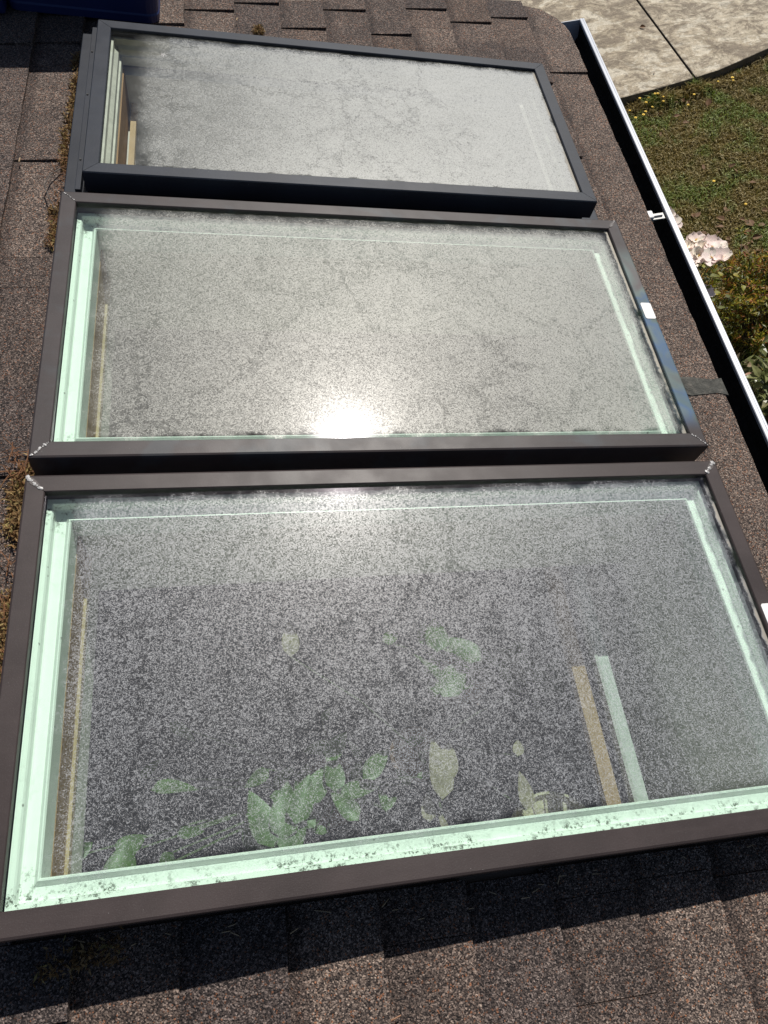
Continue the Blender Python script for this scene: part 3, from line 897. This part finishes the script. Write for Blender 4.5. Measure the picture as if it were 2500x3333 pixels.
# hanger
hx = lambda xr: gw(xr, -0.155)[0] - lx
hg = MB(); hy = 0.842
hg.box((hx(1.405), hy - 0.011, -0.007), (-0.0225, hy + 0.011, -0.0035)); h = hg.build('hanger', M['hanger'], gut)
h['label'] = 'white hanger strap across the trough'
hg = MB(); hg.box((hx(1.400), hy - 0.013, -0.0034), (hx(1.436), hy + 0.016, 0.0070)); o = hg.build('hanger_clip', M['white_paint'], h, bevel=0.004)
hg = MB(); hg.tube([(hx(1.437), hy, -0.002), (hx(1.462), hy, -0.002)], 0.0045, 8); hg.build('hanger_screw', M['bead'], h)
# cobweb strands
r = random.Random(5)
mb = MB()
for k in range(230):
    c0 = r.choice([(0.93, .10), (1.02, .12), (1.14, .10), (1.46, .08), (1.28, .08), (0.42, .10), (0.05, .10), (1.55, .05)])
    y0 = r.gauss(c0[0], c0[1]); z0 = r.uniform(-0.06, -0.012); xa = r.uniform(bxl * 0.85, -0.05); a = r.uniform(0, 6.28); l = r.uniform(0.01, 0.045)
    p0 = Vector((xa, y0, z0)); p1 = p0 + Vector((math.cos(a) * l * .6, math.sin(a) * l, r.uniform(-.012, .012)))
    p1.x = min(max(p1.x, bxl + .006), -0.024)
    mid = (p0 + p1) / 2 + Vector((r.uniform(-.006, .006), r.uniform(-.006, .006), -r.uniform(0, .006)))
    mb.tube([p0, mid, p1], 0.00028, 3)
cw = mb.build('cobweb', M['cobweb'], mat=Matrix.Translation((lx, 0, lz)))
tag(cw, 'tangled grey cobwebs stretched inside the gutter trough', 'cobweb', kind='stuff')
# dry leaf scraps caught in the webs
for i, (yy, xf, cc_) in enumerate([(1.555, 0.45, 'dead'), (1.57, 0.62, 'pale'), (1.24, 0.45, 'pale'), (1.13, 0.60, 'pale'), (0.93, 0.52, 'dead'), (1.18, 0.72, 'dead')]):
    mb = MB(); rr = random.Random(i)
    a = rr.uniform(0, 3)
    mb.leaf((0, 0, 0), (math.cos(a), math.sin(a), 0.1), (0, 0, 1), 0.022, 0.009, 0.5, 0.1)
    o = mb.build('leaf_scrap', M['dead_leaf'] if cc_ == 'dead' else M['needle_pale'], mat=Matrix.Translation((lx + bxl * (1 - xf) - 0.012, yy, lz - 0.022)))
    tag(o, 'small dry leaf scrap caught in cobweb inside the gutter', 'leaf', 'leaf scraps in the gutter')

# ================================================================== blue tub on the roof
tub = tag(empty('storage_tub', (-0.06, 1.60, ZR + 0.003)), 'dark blue plastic tub standing on the shingles beyond the farthest skylight', 'tub')
mb = MB()
def rrect(hx_, hy_, c, n=5):
    out = []
    for (sx, sy, a0) in ((1, 1, 0), (-1, 1, 90), (-1, -1, 180), (1, -1, 270)):
        for k in range(n + 1):
            a = rad(a0 + 90 * k / n)
            out.append((sx * (hx_ - c) + c * math.cos(a), sy * (hy_ - c) + c * math.sin(a)))
    return out
levels = [(0.186, 0.140, 0.0), (0.191, 0.146, 0.004), (0.192, 0.147, 0.022), (0.190, 0.144, 0.026), (0.199, 0.152, 0.30), (0.212, 0.165, 0.302), (0.212, 0.165, 0.335), (0.205, 0.158, 0.345), (0.196, 0.149, 0.345), (0.187, 0.140, 0.02)]
n = 24; vs = []
for (a, b, z) in levels: vs += [(x, y, z) for x, y in rrect(a, b, 0.03)]
fs = []
for i in range(len(levels) - 1):
    for k in range(n):
        k2 = (k + 1) % n
        fs.append((i * n + k, i * n + k2, (i + 1) * n + k2, (i + 1) * n + k))
fs.append(tuple(range(n - 1, -1, -1))); fs.append(tuple(range((len(levels) - 1) * n, len(levels) * n)))
mb.add(vs, fs); mb.build('body', M['blue'], tub)
mb = MB(); mb.box((-0.255, -0.168, 0.0), (-0.193, 0.168, 0.05)); mb.box((-0.235, -0.15, 0.05), (-0.199, 0.15, 0.30)); mb.build('side_grip', M['blue'], tub, bevel=0.008)

# ================================================================== moss, needles, twig, clump
def moss(name, path, rad_, n, seed, label):
    r = random.Random(seed)
    mb = MB()
    # body: a lumpy low cushion under the tufts
    for i in range(len(path) - 1):
        a, b = Vector(path[i]), Vector(path[i + 1])
        for k in range(int(n)):
            t = r.random(); c = a + (b - a) * t
            lump = 0.55 + 0.9 * abs(mn.noise(Vector((c.x * 40, c.y * 22, seed))))
            px = c.x + r.gauss(0, rad_ * 0.55 * lump); py = c.y + r.gauss(0, 0.008)
            top = max(0.0, rad_ * 0.9 * lump * (1 - abs(px - c.x) / (rad_ * 1.3)))
            z = ZR + 0.001 + r.random() * top
            d = Vector((r.gauss(0, 1), r.gauss(0, 1), r.uniform(0.0, 1.4)))
            ln = r.uniform(0.006, 0.014)
            mb.leaf((px, py, z), d, (r.gauss(0, 1), r.gauss(0, 1), 1), ln, ln * 0.34, 0.1, 0.2, n=2)
    o = mb.build(name, M['moss'], mat=RW)
    tag(o, label, 'moss')
moss('moss_clump', [(-0.066, 1.285, 0), (-0.072, 1.22, 0)], 0.008, 150, 1, 'tiny brown moss tuft by the top corner of the flashing, near the tub shadow')
moss('moss_clump', [(-0.058, 1.20, 0), (-0.062, 1.10, 0), (-0.067, 0.99, 0), (-0.068, 0.90, 0), (-0.062, 0.83, 0)], 0.017, 420, 2, 'long strip of brown moss along the flashing of the farthest skylight')
moss('moss_clump', [(-0.060, 0.70, 0), (-0.064, 0.63, 0), (-0.060, 0.575, 0)], 0.021, 520, 3, 'brown moss clump beside the far corner of the middle skylight')
moss('moss_clump', [(-0.058, 0.030, 0), (-0.066, -0.02, 0), (-0.068, -0.075, 0), (-0.058, -0.115, 0)], 0.026, 620, 4, 'thick moss clump beside the far corner of the nearest skylight')
moss('moss_clump', [(-0.060, -0.215, 0), (-0.066, -0.27, 0), (-0.062, -0.33, 0), (-0.056, -0.42, 0)], 0.025, 560, 5, 'brown moss strip along the left rail of the nearest skylight, cut by the picture edge')
moss('moss_clump', [(0.02, -0.735, 0), (0.07, -0.725, 0), (0.12, -0.722, 0)], 0.016, 130, 6, 'sparse dark moss in the shade below the near rail of the nearest skylight')

def needles(name, spots, label, mat, kind='stuff', cat='needles'):
    mb = MB()
    for (x, y, a, l, z) in spots:
        p0 = Vector((x, y, ZR + 0.004 + z)); d = Vector((math.cos(a), math.sin(a), random.uniform(-.05, .25))) * l
        mb.tube([p0, p0 + d * 0.5 + Vector((0, 0, 0.002)), p0 + d], 0.0009, 4, r2=0.0005)
    o = mb.build(name, mat, mat=RW)
    tag(o, label, cat, kind=kind)
r = random.Random(21)
sp = [(-0.068 + r.gauss(0, .010), r.uniform(0.58, 0.86), r.uniform(0, 6.28), r.uniform(.012, .035), r.uniform(0, .022)) for _ in range(60)]
needles('pine_needles', sp, 'reddish needles heaped where the far and middle skylights meet', M['needle'])
sp = [(-0.070 + r.gauss(0, .012), r.uniform(-0.02, 0.06), r.uniform(0, 6.28), r.uniform(.015, .040), r.uniform(0, .026)) for _ in range(45)] + \
     [(-0.072 + r.gauss(0, .008), r.uniform(-0.40, -0.15), r.uniform(0, 6.28), r.uniform(.015, .040), r.uniform(0, .02)) for _ in range(40)]
needles('pine_needles', sp, 'reddish needles lying by the left rail of the nearest skylight', M['needle'])
sp = [(r.uniform(0.0, 1.1), -0.705 - abs(r.gauss(0, .02)), r.gauss(0, .5), r.uniform(.006, .016), -0.003) for _ in range(30)]
needles('pine_needles', sp, 'fine litter of needles in the shade under the near rail', M['needle_pale'])
for (x, y, a, l, lab) in ((0.188, -0.832, 0.55, 0.022, 'short orange needle on the shingle at the bottom left'),
                          (0.460, -0.853, 0.25, 0.020, 'short orange needle on the shingle at the bottom centre'),
                          (-0.130, 0.018, 0.05, 0.060, 'long red needle lying across the seam left of the nearest skylight'),
                          (-0.162, 0.845, 1.50, 0.014, 'pale stub of straw under the shingle edge left of the far skylight'),
                          (0.339, 1.515, 1.4, 0.014, 'pale speck of straw on the shingles beyond the farthest skylight')):
    mb = MB(); p0 = Vector((0, 0, 0)); d = Vector((math.cos(a), math.sin(a), 0.02)) * l
    mb.tube([p0, p0 + d * .5 + Vector((0, 0, .0012)), p0 + d], 0.0017, 5, r2=0.0009)
    o = mb.build('pine_needle', M['needle'] if 'pale' not in lab else M['needle_pale'], mat=RW @ Matrix.Translation((x, y, ZR + 0.006)))
    tag(o, lab, 'needle')
mb = MB()
mb.tube([(-0.072, 0.825, ZR + .010), (-0.090, 0.795, ZR + .016), (-0.098, 0.755, ZR + .020), (-0.086, 0.715, ZR + .020), (-0.075, 0.690, ZR + .014), (-0.066, 0.676, ZR + .016)], 0.0017, 6, r2=0.0010)
tag(mb.build('twig', M['twig'], mat=RW), 'thin curved grey twig beside the flashing of the farthest skylight', 'twig')
mb = MB(); r = random.Random(31)
for k in range(900):
    d = Vector((r.gauss(0, 1), r.gauss(0, 1), r.gauss(0, 1))).normalized()
    q = d * (0.0165 * r.uniform(0.35, 1.0) * (1 + .25 * mn.noise(d * 2)))
    ln = r.uniform(.004, .009)
    mb.leaf(q, d + Vector((r.gauss(0, .6), r.gauss(0, .6), r.gauss(0, .6))), (r.gauss(0, 1), r.gauss(0, 1), 1), ln, ln * .4, .1, .2, n=2)
tag(mb.build('moss_ball', M['moss'], mat=RW @ Matrix.Translation((0.397, 1.452, ZR + 0.014))), 'round brown moss ball on the shingles behind the farthest skylight', 'moss')

# ================================================================== under the glass: sill, plants
mb = MB(); mb.box((1.0155, -0.62, -0.352), (1.0400, 0.02, -0.334)); o = mb.build('window_ledge', M['grey_paint'], mat=RW)
tag(o, 'white ledge seen through the right side of the nearest skylight', 'ledge')
led = o
mb = MB(); mb.box((1.0080, -0.62, -0.351), (1.0150, 0.02, -0.330)); mb.build('metal_track', M['bead'], led)
mb = MB(); mb.box((0.962, -0.62, -0.372), (0.992, 0.02, -0.352)); o = mb.build('wooden_rail', M['brick_brown'], mat=RW)
tag(o, 'brown wooden rail beside the white ledge under the nearest skylight', 'rail')

def plant(name, base, leaves, label, mat='house_leaf'):
    """base in the roof frame; leaves: (x, y, z, azimuth, length, width)"""
    root = tag(empty(name, base), label, 'plant')
    B = Vector(base)
    st_ = MB(); rp = random.Random(len(leaves))
    extra = []
    for (x, y, z, a, l, w) in leaves:
        for q in range(3 if mat == 'house_leaf' else 0):
            sc_ = rp.uniform(.45, .85)
            extra.append((x + rp.gauss(0, .055), y + rp.gauss(0, .045), z - rp.uniform(.02, .10), a + rp.gauss(0, 1.2), l * sc_, w * sc_))
    for i, (x, y, z, a, l, w) in enumerate(leaves + extra):
        p = Vector((x, y, z)) - B
        d = Vector((math.cos(a), math.sin(a), -0.10))
        b_ = MB(); b_.leaf(p - d * l / 2, d, (rp.gauss(0.1, .3), rp.gauss(0.15, .3), 1), l, w, rp.uniform(.1, .4), rp.uniform(.05, .35), n=7, shape=0.62)
        b_.build('leaf', M[mat], root, smooth=True)
        q = Vector((0, 0, 0))
        st_.tube([q, (p - d * l / 2) * 0.5 + Vector((0, 0, 0.06)), p - d * l / 2], 0.004, 5, r2=0.002)
    st_.build('stem', M['stem'], root)
    pt = MB()
    pl = [(0.075 * math.cos(6.2832 * k / 20), 0.075 * math.sin(6.2832 * k / 20)) for k in range(20)]
    n_ = 20
    vs = [(x * .75, y * .75, -0.20) for x, y in pl] + [(x * 1.1, y * 1.1, -0.03) for x, y in pl] + [(x * .95, y * .95, -0.03) for x, y in pl] + [(x * .9, y * .9, -0.05) for x, y in pl]
    fs = [(j * n_ + k, j * n_ + (k + 1) % n_, (j + 1) * n_ + (k + 1) % n_, (j + 1) * n_ + k) for j in range(3) for k in range(n_)] + [tuple(range(n_ - 1, -1, -1)), tuple(range(3 * n_, 4 * n_))]
    pt.add(vs, fs); pt.build('pot', M['terracotta'], root)
    return root
LOW = [(0.364, -0.53, -0.503, 1.45, 0.115, 0.06), (0.398, -0.516, -0.491, 1.2, 0.1, 0.05), (0.435, -0.485, -0.52, 1.0, 0.1, 0.05), (0.154, -0.464, -0.508, 0.1, 0.09, 0.04), (0.468, -0.465, -0.514, 1.5, 0.09, 0.045), (0.52, -0.506, -0.516, 0.3, 0.09, 0.04), (0.479, -0.417, -0.513, 0.9, 0.08, 0.04), (0.558, -0.462, -0.506, 0.7, 0.09, 0.04), (0.06, -0.592, -0.504, 1.4, 0.085, 0.06), (0.379, -0.576, -0.498, 1.0, 0.09, 0.05), (0.316, -0.541, -0.503, 1.9, 0.12, 0.06), (0.48, -0.537, -0.493, 2.2, 0.08, 0.04)]
HIGH = [(0.876, -0.189, -0.912, 0.9, 0.14, 0.08), (1.244, -0.282, -0.885, 1.6, 0.17, 0.1), (1.223, -0.181, -0.919, 0.5, 0.14, 0.08), (0.909, -0.111, -0.893, 2.4, 0.13, 0.07), (1.069, -0.187, -0.903, 0.2, 0.14, 0.07), (0.844, -0.06, -0.898, 1.4, 0.12, 0.07), (0.811, -0.149, -0.914, 2.0, 0.12, 0.06), (1.146, -0.221, -0.912, 2.2, 0.13, 0.07)]
BEIGE = [(0.426, -0.044, -0.888, 1.5, 0.12, 0.05), (0.679, -0.487, -0.481, 1.5, 0.13, 0.055), (0.708, -0.471, -0.507, 1.2, 0.09, 0.05), (1.05, -0.168, -0.892, 1.9, 0.14, 0.05), (0.859, -0.548, -0.485, 1.3, 0.085, 0.04), (0.861, -0.464, -0.484, 1.2, 0.04, 0.025), (0.681, -0.588, -0.517, 1.6, 0.05, 0.02), (0.654, -0.556, -0.518, 1.5, 0.06, 0.03)]
plant('houseplant', (0.50, -0.46, -0.86), LOW, 'leafy green houseplant under the near edge of the nearest skylight')
plant('houseplant', (1.02, -0.10, -1.25), HIGH, 'green houseplant near the brown rail under the nearest skylight')
plant('sun_patch_shapes', (0.80, -0.34, -1.15), BEIGE, 'beige leaf shapes standing in for sunlit tan patches under the nearest skylight', 'beige')  # added beige leaf shapes in place of sun patches on a tan table
# round pale wicker tray, part of it showing at the near ledge
tr_ = tag(empty('wicker_tray', (0.919, -0.663, -0.56)), 'round pale wicker tray showing at the near edge of the nearest skylight', 'tray')
mb = MB(); n_ = 40
prof_ = [(0.0, 0.0), (0.060, 0.0), (0.095, 0.008), (0.105, 0.022), (0.110, 0.022), (0.100, 0.0), (0.062, -0.008), (0.0, -0.008)]
vs = []; fs = []
for j, (q, z) in enumerate(prof_):
    vs += [(max(q, .0005) * math.cos(6.2832 * k / n_), max(q, .0005) * math.sin(6.2832 * k / n_), z + (0.0012 if k % 2 else 0)) for k in range(n_)]
for j in range(len(prof_) - 1):
    fs += [(j * n_ + k, j * n_ + (k + 1) % n_, (j + 1) * n_ + (k + 1) % n_, (j + 1) * n_ + k) for k in range(n_)]
mb.add(vs, fs); mb.build('dish', M['wicker'], tr_)
mb = MB()
for k in range(20): mb.tube([(0, 0, .002), (.098 * math.cos(6.2832 * k / 20), .098 * math.sin(6.2832 * k / 20), .013)], .0016, 4)
mb.build('spoke', M['wicker'], tr_)


# a curled pale sheet that catches the sun under the middle skylight
cs_ = tag(empty('curled_sheet', (0.900, 0.075, -0.30)), 'small curled pale sheet glinting through the near right of the middle skylight', 'sheet')
mb = MB()
for (dx, dy, a, l, w) in ((0.0, 0.0, 1.75, .060, .028), (0.018, -0.006, 1.3, .045, .018), (-0.030, -0.012, 1.5, .035, .016)):
    mb.leaf((dx, dy, 0), (math.cos(a), math.sin(a), 0.15), (0.1, 0.2, 1), l, w, 0.5, 0.15, n=6, shape=.7)
mb.build('sheet', M['paper'], cs_, smooth=True)

# ================================================================== garden
def shrub(name, c, r3, n, seed, label, ln=(0.026, 0.048), wr=0.30, mats=('shrub', 'red_tip'), red=0.3, stems=26):
    r = random.Random(seed)
    root = tag(empty(name, (c[0], c[1], 0), roof=False), label, 'shrub')
    st_ = MB(); tips = []
    for k in range(stems):
        a = r.uniform(0, 6.28); e = r.uniform(0.05, 1.0) ** 0.6
        tip = Vector((math.cos(a) * r3[0] * e, math.sin(a) * r3[1] * e, r3[2] * math.sqrt(max(0.08, 1 - 0.75 * e * e)) * r.uniform(.85, 1.08)))
        b = Vector((math.cos(a) * .05, math.sin(a) * .05, 0))
        mid = (tip + b) / 2 + Vector((r.gauss(0, .03), r.gauss(0, .03), .05))
        st_.tube([b, mid, tip], 0.006, 5, r2=0.0018)
        for q in range(5):
            t = r.uniform(.45, 1)
            p = b + (tip - b) * t
            tw = p + Vector((r.gauss(0, .09), r.gauss(0, .09), r.uniform(0.0, .12)))
            st_.tube([p, tw], 0.002, 4, r2=0.001)
            tips.append((p, tw))
        tips.append((mid, tip))
    st_.build('branch', M['bark'], root)
    fo = MB(); rd = MB()
    for k in range(n):
        p, tw = r.choice(tips)
        t = r.random() ** 0.5
        q = p + (tw - p) * t + Vector((r.gauss(0, .012), r.gauss(0, .012), r.gauss(0, .010)))
        d = (tw - p).normalized() * 0.7 + Vector((r.gauss(0, .8), r.gauss(0, .8), r.gauss(.15, .6)))
        l = r.uniform(*ln)
        (rd if (t > .8 and r.random() < red) else fo).leaf(q, d, (r.gauss(0, .7), r.gauss(0, .7), 1), l, l * wr, .25, .2, n=3)
    fo.build('foliage', M[mats[0]], root)
    if rd.v: rd.build('leaf_tips', M[mats[1]], root)
    return root
shrub('low_shrub', (3.02, 2.12), (0.52, 0.50, 0.62), 9000, 3, 'low shrub with fine yellow green leaves and red tips beside the roses', red=0.55, stems=60)
shrub('low_shrub', (3.62, 2.25), (0.42, 0.45, 0.52), 3200, 13, 'fine leaved yellow green shrub at the right picture edge', red=0.55, stems=34)
shrub('broadleaf_shrub', (2.66, 1.36), (0.34, 0.36, 0.66), 1500, 4, 'glossy broad leaved shrub at the right edge below the gutter', ln=(0.055, 0.095), wr=0.55, mats=('oval_leaf', 'oval_leaf'), red=0, stems=32)

# rose bush: canes with loose pale pink blooms
rb = tag(empty('rose_bush', (2.30, 2.12, 0), roof=False), 'rose bush with pale pink blooms showing past the gutter', 'rose bush')
heads = [(2.375, 2.185, 0.94, .046), (2.430, 2.130, 0.95, .046), (2.485, 2.130, 0.92, .046), (2.300, 1.990, 1.02, .044), (2.345, 1.945, 1.04, .048), (2.395, 1.935, 1.04, .044), (2.310, 2.140, 0.94, .040), (2.270, 2.000, 0.97, .038), (2.275, 2.295, 0.98, .040), (2.255, 2.335, 1.00, .036), (2.32, 1.83, 0.92, .036), (2.405, 2.065, 0.99, .042), (2.355, 2.075, 0.98, .040), (2.355, 1.50, 0.80, .030)]
cn = MB(); lf = MB(); r = random.Random(8)
for i, (x, y, z, s) in enumerate(heads):
    P0 = Vector((x - 2.30, y - 2.12, z))
    b = Vector((r.uniform(-.08, .08), r.uniform(-.08, .08), 0))
    mid = (P0 + b) / 2 + Vector((r.uniform(-.05, .05), r.uniform(-.05, .05), .1))
    cn.tube([b, mid, P0 - Vector((0, 0, .012))], 0.006, 6, r2=0.002)
    nrm = Vector((r.uniform(-.25, .35), r.uniform(-.25, .30), 1)).normalized(); s *= 1.18
    a0 = r.uniform(0, 6.28)
    t1 = nrm.cross(Vector((0, 1, 0.2))).normalized(); t2 = nrm.cross(t1)
    bl = MB()
    np_ = 5 if i % 3 else 8
    for k in range(np_):
        a = a0 + 6.2832 * k / 5 + r.uniform(-.15, .15)
        lift = r.uniform(-.1, .35) if k < 5 else 0.7
        d = t1 * math.cos(a) + t2 * math.sin(a)
        ss = s * (1 if k < 5 else .7) * r.uniform(.85, 1.1)
        # a wide rounded petal with a wavy rim
        side = d.cross(nrm)
        vs = [P0]; rows = 4
        for q in range(1, rows + 1):
            tq = q / rows; wv = ss * .56 * math.sin(math.pi * (0.16 + 0.60 * tq)) 
            cc2 = P0 + d * ss * tq + nrm * (ss * lift * tq * tq)
            for u in (-1, -.4, .4, 1):
                vs.append(cc2 + side * wv * u + nrm * (ss * (.22 * u * u + .07 * math.sin(5 * u + k + q)) * tq) - d * (ss * .12 * u * u * tq))
        fs = [(0, 1 + j, 2 + j) for j in range(3)]
        for q in range(rows - 1):
            for j in range(3):
                a_ = 1 + 4 * q + j
                fs.append((a_, a_ + 4, a_ + 5, a_ + 1))
        bl.add(vs, fs)
    bo = bl.build('bloom', M['petal'], rb, smooth=True)
    ce = MB()
    for k in range(7):
        d = (nrm + t1 * r.gauss(0, .55) + t2 * r.gauss(0, .55)).normalized()
        ce.tube([P0, P0 + d * s * .20], .0010, 4)
    ce.build('stamen', M['yellow'], bo)
for k in range(170):
    x, y, z, s = r.choice(heads[:10])
    p = Vector((x - 2.30 + r.gauss(0, .07), y - 2.12 + r.gauss(0, .07), z - r.uniform(.06, .5)))
    lf.leaf(p, (r.gauss(0, 1), r.gauss(0, 1), .1), (0, 0, 1), r.uniform(.03, .05), r.uniform(.018, .028), .2, .2, n=4)
cn.build('cane', M['stem'], rb); lf.build('foliage', M['shrub'], rb)

# yellow wildflowers in the grass
FL =  [(3.171, 4.701), (3.148, 4.684), (3.093, 4.774), (3.011, 4.682), (3.058, 4.623), (3.179, 4.631), (3.192, 4.602), (3.096, 4.567), (2.904, 4.548), (2.917, 4.477), (2.981, 4.47), (3.429, 4.616), (3.691, 4.754), (3.797, 4.756), (3.794, 4.704), (3.236, 3.59), (3.385, 3.324), (3.36, 4.515), (3.018, 4.522)]
fr_ = random.Random(77)
for i, (x, y) in enumerate(FL):
    hgt = fr_.uniform(.05, .085)
    root = empty('wildflower', (x, min(y, patio_y(x) - 0.02), 0), roof=False)
    tag(root, 'small yellow wildflower in the grass along the patio edge', 'flower', 'yellow wildflowers along the patio edge')
    if i == 15: tag(root, 'lone yellow wildflower in a green patch in the middle of the lawn', 'flower')
    if i == 16: tag(root, 'lone yellow wildflower on the lawn nearest the pink roses', 'flower')
    mb = MB(); tip = Vector((fr_.uniform(-.012, .012), fr_.uniform(-.012, .012), hgt))
    mb.tube([(0, 0, 0), tip * .5 + Vector((.004, 0, 0)), tip], .0014, 5, r2=.0010); mb.build('stem', M['stem'], root)
    mb = MB(); s = fr_.uniform(.010, .014)
    for k in range(9):
        a = 6.2832 * k / 9 + fr_.uniform(-.2, .2)
        mb.leaf(tip, (math.cos(a), math.sin(a), .25), (0, 0, 1), s, s * .62, .15, .1, n=4, shape=.8)
    mb.tube([tip, tip + Vector((0, 0, .004))], .005, 7)
    mb.build('flower_head', M['yellow'], root)

# fallen leaves
LV = [(3.491, 4.719), (3.362, 4.662), (3.322, 4.62), (3.393, 4.587), (3.529, 4.523), (3.277, 4.37), (3.234, 4.46), (3.128, 4.523), (3.063, 4.255), (3.258, 3.805), (3.482, 3.72), (3.437, 3.795), (3.572, 3.59), (3.221, 3.253), (3.357, 3.228), (3.392, 3.162), (3.194, 3.189), (3.503, 3.295), (3.476, 3.149), (3.259, 3.339), (3.029, 3.332), (3.154, 4.634), (3.105, 4.654), (3.257, 3.342), (3.357, 3.226), (3.393, 3.16), (3.307, 3.117), (3.343, 3.042), (3.177, 3.023), (3.238, 2.972), (3.021, 3.327)]
fr_ = random.Random(78)
def fallen(x, y, z, s, lab, grp=None, mat='dead_leaf'):
    mb = MB(); a = fr_.uniform(0, 6.28); tl = Vector((fr_.uniform(-.5, .5), fr_.uniform(-.5, .5), 1))
    mb.leaf((0, 0, 0), (math.cos(a), math.sin(a), fr_.uniform(-.1, .35)), tl, s, s * fr_.uniform(.45, .75), fr_.uniform(.1, .6), fr_.uniform(-.2, .35), n=6, shape=.7)
    mb.tube([(0, 0, 0), (-math.cos(a) * s * .3, -math.sin(a) * s * .3, 0.002)], .0009, 4)
    o = mb.build('fallen_leaf', M[mat], mat=Matrix.Translation((x, y, z)))
    tag(o, lab, 'leaf', grp)
def LAB(y):
    if y > 4.4: return 'brown dead leaf in the grass close to the patio edge', 'dead leaves near the patio edge'
    if y > 3.2: return 'brown dead leaf out on the open lawn', 'dead leaves on the open lawn'
    return 'brown dead leaf on the bare strip beyond the roses and shrub', 'dead leaves beyond the roses'
for (x, y) in LV:
    fallen(x, min(y, patio_y(x) - .04), 0.022, fr_.uniform(.035, .065), *LAB(y))
for k in range(26):
    fallen(fr_.uniform(3.05, 3.75), fr_.uniform(2.75, 3.15), 0.020, fr_.uniform(.03, .055), 'brown dead leaf on the bare strip beyond the roses and shrub', 'dead leaves beyond the roses')
fallen(3.274, 5.577, 0.106, 0.05, 'dark curled leaf lying on the concrete patio left of the joint')
fallen(3.20, 4.93, 0.104, 0.022, 'tiny brown leaf crumb on the patio near its lawn edge')
